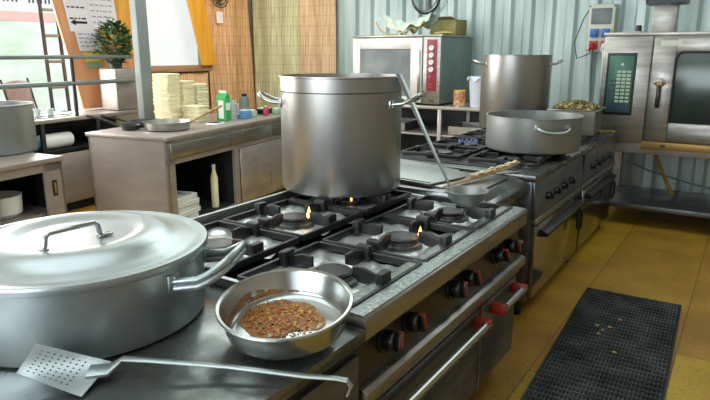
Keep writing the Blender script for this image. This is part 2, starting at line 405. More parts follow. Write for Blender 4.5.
# ------------------------------------------------------------------ notice board with papers in the opening
nb = thing('notice_board', 'orange plywood board covered with papers behind the plant', 'notice board', (XL+.03, 0, 0))
MB().prism([(0, 4.06, 0.98), (0, 4.85, .98), (0, 4.85, 2.94), (0, 3.66, 2.94)], (.025, 0, 0)).build('panel', 'orangewood', nb)
MB().prism([(.027, 4.40, 1.66), (.027, 4.80, 1.58), (.027, 4.80, 2.74), (.027, 4.36, 2.74)], (.01, 0, 0)).build('yellow_panel', 'yellowwood', nb)
def sheet(y0, y1, z0, z1, mt, skew=0., lines=5, arrow=False, dx=.03):
    s = MB().prism([(dx, y0+skew, z0), (dx, y1+skew, z0), (dx, y1, z1), (dx, y0, z1)], (.003, 0, 0)).build('paper', mt, nb, smooth=False)
    ln = MB(); n = 0
    for k in range(lines):
        z = z1-(k+.8)*(z1-z0)/(lines+1)
        yy = y0+.03+skew*(z1-z)/(z1-z0)
        while yy < y1-.04:
            wd = random.uniform(.02, .06); ln.box(dx+.003, dx+.005, yy, min(yy+wd, y1-.02), z-.008, z+.008); yy += wd+.018; n += 1
    if arrow:
        zc = z0+(z1-z0)*.28
        ln.box(dx+.003, dx+.005, y0+.12, y0+.27, zc-.013, zc+.013)
        ln.prism([(dx+.003, y0+.07, zc), (dx+.003, y0+.13, zc-.035), (dx+.003, y0+.13, zc+.035)], (.002, 0, 0))
    if n: ln.build('printing', 'blackink' if arrow else 'ink', s, smooth=False)
sheet(3.93, 4.22, 1.83, 2.18, 'paper', .06, 2, True, .034)
sheet(4.20, 4.55, 1.86, 2.30, 'paper', .05, 6, dx=.040)
sheet(4.03, 4.30, 1.62, 1.84, 'paper', .04, 4, dx=.044)
sheet(4.10, 4.30, 1.50, 1.61, 'papertint', .02, 0, dx=.046)
sheet(4.12, 4.32, 1.44, 1.495, 'papergreen', .02, 0, dx=.046)

# small things high on the left wall
f = thing('wall_fan', 'round grey wall fan high above the yellow board', 'fan', (XL+.10, 6.18, 2.36))
fm = MB()
for rr in (.07, .12, .16): fm.tube([(.05, rr*math.cos(a*math.pi/12), rr*math.sin(a*math.pi/12)) for a in range(24)], .006, 6, closed=True)
for a in range(12): fm.tube([(.055, .02*math.cos(a*math.pi/6), .02*math.sin(a*math.pi/6)), (.05, .16*math.cos(a*math.pi/6), .16*math.sin(a*math.pi/6))], .003, 5)
fm.build('guard', 'darksteel', f)
bl = MB()
for a in range(4):
    bl.prism([(.02, 0, 0), (.03, .12*math.cos(a*math.pi/2-.3), .12*math.sin(a*math.pi/2-.3)), (.02, .12*math.cos(a*math.pi/2+.4), .12*math.sin(a*math.pi/2+.4))], (.004, 0, 0))
bl.build('blade', 'postpaint', f); MB().cyl((-.03, 0, 0), (.045, 0, 0), .045).build('motor', 'postpaint', f)
tag(MB().box(XL+.125, XL+.129, 6.12, 6.24, 2.0, 2.15).build('paper_note', 'paper'), 'small white paper note pinned under the wall fan', 'note')

# ------------------------------------------------------------------ low counter at the left wall with pipe rails
lc = thing('wall_counter', 'long steel counter with open shelf under the pipe rails', 'counter', (-5.74, 3.42, 0), 6)
MB().box(-.52, 0, -1.6, 1.15, .93, .97, .006).build('countertop', 'steel_warm', lc)
MB().box(-.50, -.04, -1.55, 1.1, .62, .66, .004).build('shelf', 'darksteel', lc)
MB().box(-.51, -.50, -1.55, 1.1, .1, .93).build('back_panel', 'darksteel', lc)
for k, y in enumerate((-1.5, -.85, -.20, .45)):
    d = MB().box(-.03, -.01, y+.02, y+.62, .1, .61, .004).build('door', 'steel_warm', lc)
    MB().box(-.012, .012, y+.56, y+.58, .30, .50, .004).build('handle', 'darksteel', d)
for y in (-1.55, -.86, -.21, .44, 1.08): MB().box(-.05, -.01, y-.02, y+.02, .0, .93, .003).build('upright', 'darksteel', lc)
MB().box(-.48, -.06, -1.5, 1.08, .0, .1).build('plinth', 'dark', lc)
def LC(x, y, z=0): return tuple(Matrix.Translation((-5.74, 3.42, 0)) @ Matrix.Rotation(R(6), 4, 'Z') @ Vector((x, y, z)))
# things on its open shelf
o = MB().cyl(LC(-.12, -.18, .737), LC(-.14, .17, .737), .075, seg=24, bev=.012).build('paper_roll', 'whitecloth'); tag(o, 'white paper roll lying on the dark counter shelf', 'paper roll')
def lump(c, r, sc, amp, mt, name, label, cat, seed=1, flatz=None):
    random.seed(seed); mb = MB(); mb.sphere((0, 0, 0), r, sc, 18)
    ph = [random.uniform(0, 6) for _ in range(6)]
    for v in mb.bm.verts:
        k = 1+amp*(math.sin(v.co.x*40/ (r*10)+ph[0])+math.sin(v.co.y*37/(r*10)+ph[1])+math.sin(v.co.z*50/(r*10)+ph[2]))/2
        v.co *= k
        if flatz is not None and v.co.z < flatz: v.co.z = flatz
    o = mb.build(name, mt); o.location = c; return tag(o, label, cat)
lump(LC(-.13, -.28, .715), .075, (1, 1.1, .85), .12, 'bluecloth', 'plastic_bag', 'crumpled blue plastic bag beside the white paper roll', 'bag', 2, -.053)
o = MB().box(-.22, 0, -.2, .2, 0, .13, .015).build('storage_box', 'steel'); o.location = LC(-.10, .72, .662); o.rotation_euler = (0, 0, R(6)); tag(o, 'grey storage box on the open shelf beside the island', 'box')
# rails on uprights on the counter
g = thing('pipe_rail', 'two horizontal steel pipe rails above the wall counter', 'rail', (-5.74, 3.42, .97), 6)
MB().tube([(-.05, -1.55, .59), (-.05, 1.0, .59)], .02, 10).build('rail', 'postpaint', g)
MB().tube([(-.05, -1.55, .33), (-.05, 1.0, .33)], .024, 10).build('rail', 'postpaint', g)
for y in (-1.45, .22): MB().tube([(-.05, y, 0), (-.05, y, .60)], .02, 8).build('upright', 'rubber', g)
# tray with glasses
o = thing('serving_tray', 'shiny steel tray on the wall counter beneath the rails', 'tray', (*LC(-.26, -.10)[:2], .972), 6)
MB().box(-.16, .16, -.35, .3, 0, .008).build('base', 'chrome', o)
rm = MB(); rm.tube([(-.16, -.35, .02), (.16, -.35, .02), (.16, .3, .02), (-.16, .3, .02)], .008, 6, closed=True); rm.build('rim', 'chrome', o)
gl = None
for k, (x, y) in enumerate(((-5.98, 3.10), (-5.90, 3.20), (-5.99, 3.32), (-5.93, 3.42), (-6.05, 3.22))):
    if gl is None:
        gl = MB().lathe([(0, 0), (.028, 0), (.034, .075), (.030, .075), (.025, .008), (0, .008)], seg=20).build('drinking_glass', 'clear'); o = gl
    else: o = gl.copy(); COL.objects.link(o)
    o.location = (x, y, .981); tag(o, 'small drinking glass on the steel tray by the rails', 'glass', 'glasses on the counter tray')
# steel box with plant
mb = MB().box(-.13, .13, -.16, .16, 0, .46, .02)
o = thing('countertop_box', 'big plain steel appliance carrying the potted plant', 'appliance', (*LC(-.22, .95)[:2], .972), 6)
mb.build('casing', 'steel_warm', o); MB().box(.132, .136, -.13, .13, .03, .43, .01).build('front_panel', 'steel_warm', o)
for sx in (-.10, .10):
    for sy in (-.13, .13): MB().cyl((sx, sy, -.0005), (sx, sy, .012), .015).build('foot', 'rubber', o)
pl = thing('potted_plant', 'bushy dark green plant in a pot on the steel box', 'plant', (*LC(-.20, .90)[:2], 1.433))
pl.scale = (1.15, 1.15, 1.15)
MB().lathe([(0, 0), (.06, 0), (.075, .09), (.068, .09), (.06, .075), (0, .075)], seg=24).build('pot', 'pot_plant', pl)
random.seed(11)
def leaves(n, hr, mt, name, zr, lr):
    mb = MB(); t = bmesh.new()
    for _ in range(n):
        z = random.uniform(*zr); rr = random.uniform(.02, 1)**.6*hr(z); a = random.uniform(0, 6.283)
        p = Vector((rr*math.cos(a), rr*math.sin(a), z)); ln = random.uniform(*lr)
        d = Vector((math.cos(a+random.uniform(-.7, .7)), math.sin(a+random.uniform(-.7, .7)), random.uniform(-.4, .9))).normalized()
        s = d.cross(Vector((random.random(), random.random(), 1))).normalized()*ln*.26
        vs = [t.verts.new(q) for q in (p, p+d*ln*.45+s, p+d*ln, p+d*ln*.45-s)]
        t.faces.new(vs)
    mb.add(t); return mb.build(name, mt, pl, smooth=False)
hr = lambda z: .19*math.sin(min(1, max(.12, (z-.02)/.30))*1.9) if z < .3 else .17*max(.05, (.46-z)/.16)
leaves(680, hr, 'leaf', 'foliage', (.03, .42), (.04, .09)); leaves(60, hr, 'leaf2', 'foliage', (.06, .45), (.04, .08))
fl = MB()
for k in range(2):
    a = k*2.4+1; r0 = .03+.09*((k*37) % 10)/10; z = .34+.12*((k*53) % 10)/10
    fl.tube([(0, 0, .12), (r0*.6*math.cos(a), r0*.6*math.sin(a), z*.7), (r0*math.cos(a), r0*math.sin(a), z)], .003, 5); fl.sphere((r0*math.cos(a), r0*math.sin(a), z), .016, (1, 1, 1.6), 8)
fl.build('flower', 'flower', pl)

# ------------------------------------------------------------------ left cabinet with tall pot
cb = thing('cabinet', 'low steel cabinet with open bay at far left carrying a pot', 'cabinet', (-4.30, 2.53, 0), 9)
MB().box(-.72, .02, -1.25, .0, .815, .85, .005).build('countertop', 'steel_warm', cb)
bd = MB()
bd.box(-.70, -.68, -1.23, -.01, .08, .81); bd.box(-.70, 0, -1.23, -1.21, .08, .81); bd.box(-.70, 0, -.03, -.01, .08, .81); bd.box(-.68, 0, -1.21, -.03, .08, .10)
bd.box(-.02, 0, -.17, -.01, .08, .815); bd.box(-.02, 0, -1.23, -.01, .75, .815); bd.box(-.02, 0, -.62, -.55, .08, .75)
bd.build('body', 'steel_warm', cb)
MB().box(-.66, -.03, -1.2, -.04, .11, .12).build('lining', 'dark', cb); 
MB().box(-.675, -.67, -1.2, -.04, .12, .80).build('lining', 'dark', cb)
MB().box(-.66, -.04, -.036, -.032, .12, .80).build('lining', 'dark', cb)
MB().box(-.66, -.04, -1.2, -.04, .42, .435).build('shelf', 'steel_warm', cb)
MB().box(0, .015, -1.2, -.625, .1, .745, .004).build('door', 'steel_warm', cb)
lk = MB().box(0, .006, -.115, -.075, .56, .68, .003).build('latch', 'darksteel', cb)
MB().box(.006, .012, -.102, -.088, .58, .66, .002).build('bolt', 'brass', lk)
for y in (-1.2, -.05):
    for x in (-.66, -.04): MB().cyl((x, y, 0), (x, y, .08), .02).build('foot', 'darksteel', cb)
o = MB().lathe([(0, 0), (.11, 0), (.14, .03), (.145, .155), (.15, .16), (.14, .16), (.135, .03), (0, .02)], seg=40).build('stew_pot', 'whitecloth'); o.location = (-4.49, 2.13, .437); tag(o, 'white enamel pot inside the open bay of the left cabinet', 'pot')

def wall_pot(name, cx, cy, z, Rr, h, label, mt='steel_pot', rim=.008, handles=(), hz=.85, hmat='chrome', hw=.10, hout=.075, seg=96, cat='pot', hr=.008, hdrop=.0, group=None, double=False):
    t = thing(name, label, cat, (cx, cy, z))
    MB().lathe([(0, 0), (Rr-.02, 0), (Rr-.006, .006), (Rr, .02), (Rr, h-.006), (Rr+rim, h-.003), (Rr+rim, h+.003), (Rr-.004, h+.003), (Rr-.005, .02), (Rr-.02, .008), (0, .006)], seg=seg).build('body', mt, t)
    for a in handles:
        a = R(a); d = Vector((math.cos(a), math.sin(a), 0)); s = Vector((-math.sin(a), math.cos(a), 0)); z0 = h*hz
        def P(o, k, dz): return d*(Rr+o)+s*k+Vector((0, 0, z0+dz))
        pts = []
        for q_ in range(17):
            th = math.pi*q_/16; sn = math.sin(th)
            pts.append(P(hout*sn**.6, -hw*math.copysign(abs(math.cos(th))**.7, math.cos(th)), hdrop*sn**1.2))
        # start points must touch the curved wall
        for i, sg in ((0, -1), (16, 1)):
            ang = a+sg*math.asin(min(.99, hw/Rr)); pts[i] = Vector((math.cos(ang)*Rr, math.sin(ang)*Rr, z0))
        hb = MB().tube(pts, hr, 10)
        if double: hb.tube([p+Vector((0, 0, -hr*1.9)) for p in pts], hr, 10)
        hd = hb.build('handle', hmat, t)
        for sg in (-1, 1):
            bk = MB()
            ang = a+sg*math.asin(min(.99, hw/Rr)); cc = Vector((math.cos(ang)*(Rr+.002), math.sin(ang)*(Rr+.002), z0))
            m4 = Matrix.Translation(cc) @ Matrix.Rotation(ang, 4, 'Z')
            bk.box(-.003, .005, -.022, .022, -.022, .022, .003, m=m4)
            for zz in (-.012, .012): bk.sphere((.006, 0, zz), .005, seg=8, m=m4)
            bk.build('bracket', hmat, hd)
    return t
wall_pot('tall_pot', -4.92, 2.33, .852, .32, .365, 'matt aluminium pot cut off at the left edge on the cabinet', 'alu_matt', .006, (190,), seg=80)

# ------------------------------------------------------------------ island counter
isl = thing('prep_counter', 'steel prep counter with drawers and an open bay carrying pans', 'counter', (-4.113, 3.355, 0), 10.5)
IL = 2.35
MB().box(-.90, .015, -.015, IL, .87, .905, .006).build('countertop', 'steel_warm', isl)
bd = MB()
bd.box(-.88, 0, 0, .025, .06, .87); bd.box(-.88, 0, IL-.05, IL-.025, .06, .87); bd.box(-.88, -.86, 0, IL-.03, .06, .87); bd.box(-.88, 0, 0, IL-.03, .06, .09)
bd.box(-.03, 0, 0, .09, .06, .87); bd.box(-.03, 0, 0, IL-.03, .66, .705); bd.box(-.03, 0, 0, IL-.03, .845, .87)
bd.box(-.03, 0, 1.0, 1.08, .06, .7)
bd.build('body', 'steel_warm', isl)
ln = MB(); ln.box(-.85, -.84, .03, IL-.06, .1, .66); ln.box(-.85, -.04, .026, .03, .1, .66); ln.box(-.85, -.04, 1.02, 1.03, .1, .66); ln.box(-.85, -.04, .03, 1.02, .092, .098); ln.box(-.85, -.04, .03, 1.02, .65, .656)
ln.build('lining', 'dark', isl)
for k, (a, b) in enumerate(((.03, .90), (.905, 1.72), (1.725, IL-.04))):
    d = MB().box(0, .018, a, b, .712, .842, .004).build('drawer', 'steel', isl)
    MB().box(.016, .028, a+.25, b-.25, .824, .834, .003).build('handle', 'steel', d)
MB().box(0, .016, 1.09, 1.68, .07, .655, .004).build('door', 'steel_warm', isl)
MB().box(0, .016, 1.69, IL-.04, .07, .655, .004).build('door', 'steel_warm', isl)
for x in (-.82, -.05):
    for y in (.05, IL-.1): MB().cyl((x, y, 0), (x, y, .06), .022).build('foot', 'darksteel', isl)
im = isl.matrix_basis.copy()
def I(x, y, z=0): return tuple(Matrix.Translation((-4.113, 3.355, 0)) @ Matrix.Rotation(R(10.5), 4, 'Z') @ Vector((x, y, z)))
# stacked plates in the bay
pr = None
for k in range(5):
    if pr is None:
        pr = MB().box(-.16, .16, -.17, .17, 0, .012, .004); pr.box(-.16, .16, -.17, -.15, .012, .026, .003); pr.box(-.16, .16, .15, .17, .012, .026, .003); pr.box(.14, .16, -.17, .17, .012, .026, .003)
        pr = pr.build('serving_tray', 'white'); o = pr
    else: o = pr.copy(); COL.objects.link(o)
    o.location = I(-.22+.01*(k % 2), .28+.008*((k*3) % 4), .10+k*.045); o.rotation_euler = (0, 0, R(10.5+(k*5) % 7-3))
    tag(o, 'white tray in the pile inside the open bay of the prep counter', 'tray', 'white trays in the counter bay')
# raise supports: make trays stack physically
for i, o in enumerate([x for x in COL.objects if x.name.startswith('serving_tray') and x.get('group')]):
    o.scale = (1, 1, 1.7)
b = thing('bottle', 'pale upright bottle standing in the open counter bay', 'bottle', I(-.12, .80, .099))
MB().lathe([(0, 0), (.034, 0), (.036, .02), (.036, .30), (.018, .36), (.016, .40), (0, .40)], seg=24).build('body', 'cream', b)
MB().cyl((0, 0, .40), (0, 0, .43), .02).build('cap', 'white', b)

# frying pans on the island
def frypan(name, c, Rr, h, ang, hlen, rise, label, mt, hm, flare=.04, bar=.012):
    t = thing(name, label, 'pan', c)
    MB().lathe([(0, 0), (Rr-flare, 0), (Rr-flare*.5, .01), (Rr, h), (Rr+.006, h+.002), (Rr-.004, h+.004), (Rr-flare*.5-.004, .014), (Rr-flare-.005, .006), (0, .005)], seg=72).build('body', mt, t)
    a = R(ang); d = Vector((math.cos(a), math.sin(a), 0))
    p = [d*(Rr-.008)+Vector((0, 0, h*.75)), d*(Rr+.05)+Vector((0, 0, h*.9+rise*.15)), d*(Rr+hlen*.5)+Vector((0, 0, h+rise*.5)), d*(Rr+hlen)+Vector((0, 0, h+rise))]
    hd = MB().tube(p, 0, 10, flat=(bar*.6, bar*1.2), radii=[.6, .8, 1.1, 1.0]).build('handle', hm, t)
    rv = MB()
    for s in (-.014, .014): rv.sphere(tuple(d*(Rr-.01)+Vector((-d.y*s, d.x*s, h*.72))), .006, seg=8)
    rv.build('rivet', 'chrome', t)
    return t
frypan('frying_pan', (-4.53, 3.72, .906), .215, .075, 56, .30, .13, 'steel frying pan with golden handle pointing up to the right', 'steel', 'woodhandle', .035, .016)
frypan('frying_pan', (-4.80, 3.52, .906), .09, .045, 208, .32, .08, 'small black frying pan with handle over the counter end', 'iron', 'blackplastic', .02, .016)
frypan('frying_pan', (-4.93, 3.80, .906), .17, .05, 215, .26, .05, 'black frying pan half hidden behind the steel one', 'iron', 'blackplastic', .035, .014)
# polystyrene container stacks behind the pans
proto = None
def container(loc, rz, label):
    global proto
    if proto is None:
        mb = MB().box(-.10, .10, -.09, .09, 0, .022, .008); mb.box(-.105, .105, -.095, .095, .022, .028, .003); mb.box(-.10, .10, -.09, .09, .028, .040, .006)
        proto = mb.build('takeaway_box', 'cream'); o = proto
    else: o = proto.copy(); COL.objects.link(o)
    o.location = loc; o.rotation_euler = (0, 0, R(rz)); tag(o, label, 'food box', 'cream takeaway boxes on the prep counter')
random.seed(5)
for (lx, ly, n, lab) in ((-.78, .98, 12, 'cream takeaway box in the tallest stack beside the grey post'),
                          (-.78, 1.22, 10, 'cream takeaway box in the middle stack on the prep counter'),
                          (-.55, 1.14, 4, 'cream takeaway box in the lowest front stack on the prep counter'),
                          (-.78, 1.45, 9, 'cream takeaway box in the stack furthest from the grey post')):
    for k in range(n):
        x, y, z = I(lx+random.uniform(-.006, .006), ly+random.uniform(-.006, .006), .906+k*.041)
        container((x, y, z), 10.5+random.uniform(-4, 4), lab)
# little goods at the far end
o = thing('juice_carton', 'green and white drink carton standing on the prep counter', 'carton', I(-.30, 1.28, .906), 14)
o.scale = (1, 1, 1.25)
MB().box(-.055, .055, -.05, .05, 0, .19, .004).build('body', 'green', o)
MB().prism([(-.055, -.05, .19), (-.055, .05, .19), (-.055, 0, .235)], (.11, 0, 0)).build('gable', 'green', o)
MB().box(.0555, .057, -.045, .045, .09, .15).build('label', 'whitecloth', o); MB().box(-.03, .03, -.0515, -.0505, .02, .17).build('label', 'whitecloth', o)
MB().box(-.04, .04, -.006, .006, .225, .25).build('seam', 'whitecloth', o)
o = thing('water_jug', 'cloudy plastic jug beside the green carton', 'jug', I(-.30, 1.42, .906))
MB().lathe([(0, 0), (.05, 0), (.055, .02), (.06, .2), (.055, .2), (.05, .02), (0, .01)], seg=28).build('body', 'clear', o); MB().tube([(.058, 0, .17), (.10, 0, .16), (.10, 0, .06), (.056, 0, .05)], .007, 8).build('handle', 'clear', o)
o = thing('dispenser_bottle', 'grey bottle shaped dispenser near the stockpot handle', 'dispenser', I(-.42, 1.86, .906))
MB().lathe([(0, 0), (.075, 0), (.08, .03), (.055, .09), (.06, .16), (.045, .21), (0, .215)], seg=24).build('body', 'postpaint', o); MB().cyl((0, 0, .215), (0, 0, .245), .03).build('cap', 'darksteel', o)
for (x, y, sx, sy, sz, mt, lb) in ((-.22, 1.55, .05, .07, .085, 'bluecloth', 'small blue and grey food packet on the prep counter'),
                                    (-.24, 1.72, .05, .05, .07, 'clear', 'small clear food tub beside the blue packet'),
                                    (-.16, 1.90, .025, .025, .10, 'pink', 'thin pink bottle between the food packets'),
                                    (-.30, 2.08, .07, .09, .06, 'darksteel', 'dark flat tin at the far end of the prep counter'),
                                    (-.14, 2.12, .04, .06, .06, 'papergreen', 'small pale green packet near the big stockpot')):
    mb = MB().box(-sx, sx, -sy, sy, 0, sz, .01)
    o = thing('bottle' if 'bottle' in lb else ('food_tub' if 'tub' in lb else ('tin' if 'tin' in lb else 'food_packet')), lb, 'bottle' if 'bottle' in lb else 'food pack', I(x, y, .906), 10)
    mb.build('body', mt, o); MB().box(-sx*.7, sx*.7, -sy*.7, sy*.7, sz, sz+.012, .004).build('lid', 'white', o)
o = MB().tube([I(-.62, 1.5, .955), I(-.60, 1.9, 1.07)], .008, 8).build('wooden_spoon', 'darksteel')
bpy.data.objects.remove(o)
sp = thing('paper_pad', 'flat white and dark note pad behind the frying pan', 'pad', I(-.20, .98, .906), 20)
MB().box(-.06, .06, -.09, .09, 0, .012, .003).build('pages', 'paper', sp); MB().box(-.05, .05, -.05, .05, .012, .018, .002).build('cover', 'blackplastic', sp)

# ------------------------------------------------------------------ RANGE A (front gas range)
rx0, rx1, ry0, ry1, zt = -2.03, -.85, 1.335, 2.80, .87
ra = thing('gas_range', 'six burner steel gas range with red trimmed knobs in the foreground', 'gas range', (rx1, ry0, 0))
L = ry1-ry0; W = rx1-rx0
bd = MB()
bd.box(-W, -.045, 0, L, .12, .60, .004); bd.box(-W, -.06, 0, L, .60, .80, .004)
bd.build('body', 'steel_front', ra)
# cooktop tray with raised rims
ct = MB(); ct.box(-W+.02, -.10, .02, L-.02, .80, .825)
ct.build('cooktop', 'steel_dirty', ra)
rim = MB(); rim.box(-W, -W+.02, 0, L, .80, .885, .004); rim.box(-W, -.1, 0, .022, .80, .868, .004); rim.box(-W, -.1, L-.022, L, .80, .868, .004)
rim.build('edge_rim', 'alu', ra)
# bullnose rail
MB().prism([(-.115, 0, .79), (-.115, 0, .868), (-.10, 0, .872), (.004, 0, .868), (.012, 0, .862), (.012, 0, .796), (.004, 0, .79)], (0, L, 0), bev=.003).build('front_rail', 'steel', ra)
MB().prism([(-.113, .002, .8685), (-.10, .002, .8725), (.002, .002, .8685), (.002, .002, .8705), (-.10, .002, .8745), (-.113, .002, .8705)], (0, L-.004, 0)).build('rail_top', 'steel_pitted', ra)
MB().prism([(-.055, 0, .625), (-.055, 0, .80), (-.035, 0, .80), (-.015, 0, .64), (-.015, 0, .625)], (0, L, 0)).build('control_panel', 'panel_shaded', ra)
MB().prism([(-.05, 0, .575), (-.05, 0, .625), (.0, 0, .635), (.018, 0, .625), (.018, 0, .592), (.0, 0, .58)], (0, L, 0), bev=.003).build('lower_rail', 'steel', ra)
MB().box(-.05, -.01, 0, L, .545, .575, .003).build('trim_strip', 'steel', ra)
ym = [.165, .325, .67, .805, 1.14, 1.295]
for i, y in enumerate(ym):
    ax = Vector((1, 0, .12)).normalized(); c0 = Vector((-.028, y, .722))
    k = MB(); k.cyl(c0, c0+ax*.012, .043, seg=28, bev=.003); k.cyl(c0+ax*.012, c0+ax*.05, .035, .031, seg=28, bev=.004)
    kn = k.build('knob', 'blackplastic', ra)
    m4 = Matrix.Translation(c0+ax*.05) @ Matrix.Rotation(R(-7), 4, 'Y') @ Matrix.Rotation(R([-18, 10, -8, 15, 25, 0][i]), 4, 'X')
    MB().box(0, .018, -.009, .009, -.031, .031, .003, m=m4).build('grip', 'blackplastic', kn)
    MB().box(.0, .0195, -.002, .0105, -.020, .032, .001, m=m4).build('pointer', 'red', kn)
# doors
for (a, b) in ((.03, .965), (.985, L-.03)):
    d = MB().box(-.045, -.012, a, b, .14, .535, .006).build('door', 'steel_front', ra)
    h0, h1 = (a+.03, b-.04) if b < 1 else (a+.10, b-.04)
    MB().tube([(.04, h0, .49), (.04, h1, .49)], .020, 12).build('handle', 'chrome', d)
    for y in (h0+.015, h1-.015):
        MB().box(-.012, .058, y-.022, y+.022, .466, .514, .006).build('bracket', 'red', d)
MB().box(-.02, -.008, .968, .982, .14, .54).build('divider', 'steel', ra)
for x in (-W+.06, -.12):
    for y in (.06, L-.06): MB().cyl((x, y, 0), (x, y, .12), .025).build('foot', 'darksteel', ra)
# burners, pan supports, foil
bxs = (-.285, -.84); bys = (.255, .735, 1.215)
for i, bx in enumerate(bxs):
    for j, by in enumerate(bys):
        # foil liner, crumpled
        random.seed(i*10+j); ph = [random.uniform(0, 6) for _ in range(8)]
        def fo(u, v, bx=bx, by=by, ph=ph):
            x = (u-.5)*.44; y = (v-.5)*.44; r = math.hypot(x, y)
            z = .829+.012*abs(math.sin(x*13+ph[0]+2*math.sin(y*9+ph[1])))+.010*abs(math.sin(y*15+ph[2]+2*math.sin(x*11+ph[3])))
            if r > .13: z += .005*abs(math.sin(x*40+y*31+ph[4]))
            else: z = .829+.004*(r/.13)
            return (bx+x, by+y, z)
        MB().grid(fo, 36, 36).build('foil_liner', 'foil', ra)
        b = MB().lathe([(0, .828), (.090, .828), (.092, .848), (.078, .852), (.076, .862), (.0, .862)], c=(bx, by, 0), seg=36).build('burner', 'burner', ra)
        MB().lathe([(.028, .862), (.068, .862), (.071, .869), (.064, .875), (.0, .877)], c=(bx, by, 0), seg=36).build('cap', 'burner' if (i+j) % 2 else 'iron', b)
        g = MB(); s = .225
        for sx, sy in ((-1, 0), (1, 0), (0, -1), (0, 1)):
            if sx: g.box(bx+sx*s-.008, bx+sx*s+.008, by-s, by+s, .850, .878, .003)
            else: g.box(bx-s, bx+s, by+sy*s-.008, by+sy*s+.008, .850, .878, .003)
        for a in range(4):
            m4 = Matrix.Translation((bx, by, 0)) @ Matrix.Rotation(a*math.pi/2, 4, 'Z')
            g.prism([(.085, -.007, .868), (.085, -.007, .905), (.125, -.007, .908), (s, -.007, .880), (s, -.007, .852), (.12, -.007, .852)], (0, .014, 0), m=m4, bev=.002)
            g.box(s-.038, s-.006, -.030, .030, .852, .910, .007, m=m4)
        g.build('pan_support', 'iron', ra)
def flame(x, y, z, h, parent, mt='flame', r=.010):
    if mt == 'flame': r, h = r*1.15, h*1.1
    return MB().lathe([(0, 0), (r*.8, h*.12), (r, h*.3), (r*.6, h*.62), (r*.2, h*.88), (0, h)], c=(x, y, z), seg=12).build('flame', mt, parent)
flame(-.84+.085, .735+.0, .872, .055, ra); flame(-.285+.075, .735+.03, .870, .045, ra, r=.008)
for a in (200, 235, 300, 330): flame(-.84+.065*math.cos(R(a)), 1.215+.065*math.sin(R(a)), .858, .03, ra, 'flame' if a == 300 else 'blueflame', .006)

# ------------------------------------------------------------------ stockpot
wall_pot('stockpot', -1.78, 2.585, .912, .312, .575, 'big open steel stockpot on the front range with ladle leaning on it', 'steel_pot', .006, (212, 12), .77, 'chrome', .085, .11, hr=.010, hdrop=.045)
sm = [o for o in COL.objects if o.name == 'stockpot'][0]
MB().lathe([(.3125, .50), (.3145, .502), (.3125, .505)], seg=96).build('seam', 'darksteel', sm)
MB().lathe([(0, .50), (.305, .50), (.305, .497), (0, .497)], seg=48).build('broth', 'food_red', sm)

# ------------------------------------------------------------------ near worktop, pot and lid
wt = thing('worktop_unit', 'neutral steel worktop unit in the near corner carrying pan and pot', 'worktop', (-.83, 1.33, 0))
MB().box(-1.25, 0, -1.35, -.003, .80, .84, .008).build('worktop', 'steel_top', wt)
MB().box(-1.22, -.03, -1.32, -.005, .10, .80, .003).build('body', 'darksteel', wt)
MB().box(-.03, -.015, -1.3, -.02, .14, .76, .004).build('door', 'steel_front', wt)
for x in (-1.15, -.1):
    for y in (-1.25, -.08): MB().cyl((x, y, 0), (x, y, .10), .025).build('foot', 'darksteel', wt)
PX, PY, PR, PH = -1.605, .963, .355, .205
wall_pot('braising_pot', PX, PY, .841, PR, PH, 'wide aluminium braising pot under a lid in the near left corner', 'alu', .006, (27, 207), .76, 'alu', .12, .13, hr=.0105, hdrop=.06, double=True, seg=128)
ld = thing('pot_lid', 'domed aluminium lid with bar handle covering the braising pot', 'lid', (PX, PY, .841+PH+.0035))
MB().lathe([(0, .037), (.14, .035), (.160, .036), (.178, .042), (.205, .047), (.235, .043), (.256, .033), (.268, .021), (.30, .017), (.325, .010), (.338, .007), (.352, .012), (.368, .010), (.371, .003), (.368, -.012), (.364, -.012), (.364, .0), (.33, .001), (.28, .014), (.25, .02), (.16, .03), (0, .032)], seg=128).build('dome', 'alu', ld)
hh = Matrix.Translation((.08, -.062, .038)) @ Matrix.Rotation(R(88), 4, 'Z')
hd = MB(); hp = [Vector(p) for p in ((-.10, 0, 0), (-.085, 0, .002), (-.08, 0, .012), (-.076, 0, .034), (-.066, 0, .044), (.066, 0, .044), (.076, 0, .034), (.08, 0, .012), (.085, 0, .002), (.10, 0, 0))]
hd.tube([hh @ p for p in hp], .0075, 10)
for sx in (-.095, .095): hd.box(sx-.022, sx+.022, -.012, .012, -.001, .006, .003, m=hh)
hd.build('handle', 'chrome', ld)

# tilted steel pan with sauce
tp = thing('serving_pan', 'round shallow steel pan with sauce scraps tilted on the worktop edge', 'pan', (-.985, 1.165, .869))
tl = Matrix.Rotation(math.atan(.133), 4, 'X') @ Matrix.Rotation(R(2.3), 4, 'Y')
pr_ = [(0, 0), (.144, 0), (.156, .005), (.163, .016), (.174, .074), (.181, .077), (.185, .081), (.183, .086), (.175, .084), (.170, .077), (.159, .018), (.153, .009), (.142, .004), (0, .004)]
MB().lathe(pr_, seg=128, m=tl).build('body', 'chrome', tp)
random.seed(21)
def ragged(name, col, thr):
    m = mat(name, col, .35, 0, '#7d4a22', 60, bump=.5, bscale=90); nt = m.node_tree; b = nt.nodes['Principled BSDF']
    tc = nt.nodes.new('ShaderNodeTexCoord'); n = nt.nodes.new('ShaderNodeTexNoise'); n.inputs['Scale'].default_value = 38; n.inputs['Detail'].default_value = 6
    c = nt.nodes.new('ShaderNodeValToRGB'); c.color_ramp.elements[0].position = thr; c.color_ramp.elements[1].position = thr+.12
    nt.links.new(tc.outputs['Object'], n.inputs['Vector']); nt.links.new(n.outputs['Fac'], c.inputs['Fac']); nt.links.new(c.outputs['Color'], b.inputs['Alpha']); return m
M['smear'] = ragged('thin orange sauce film', '#a56c2e', .33)
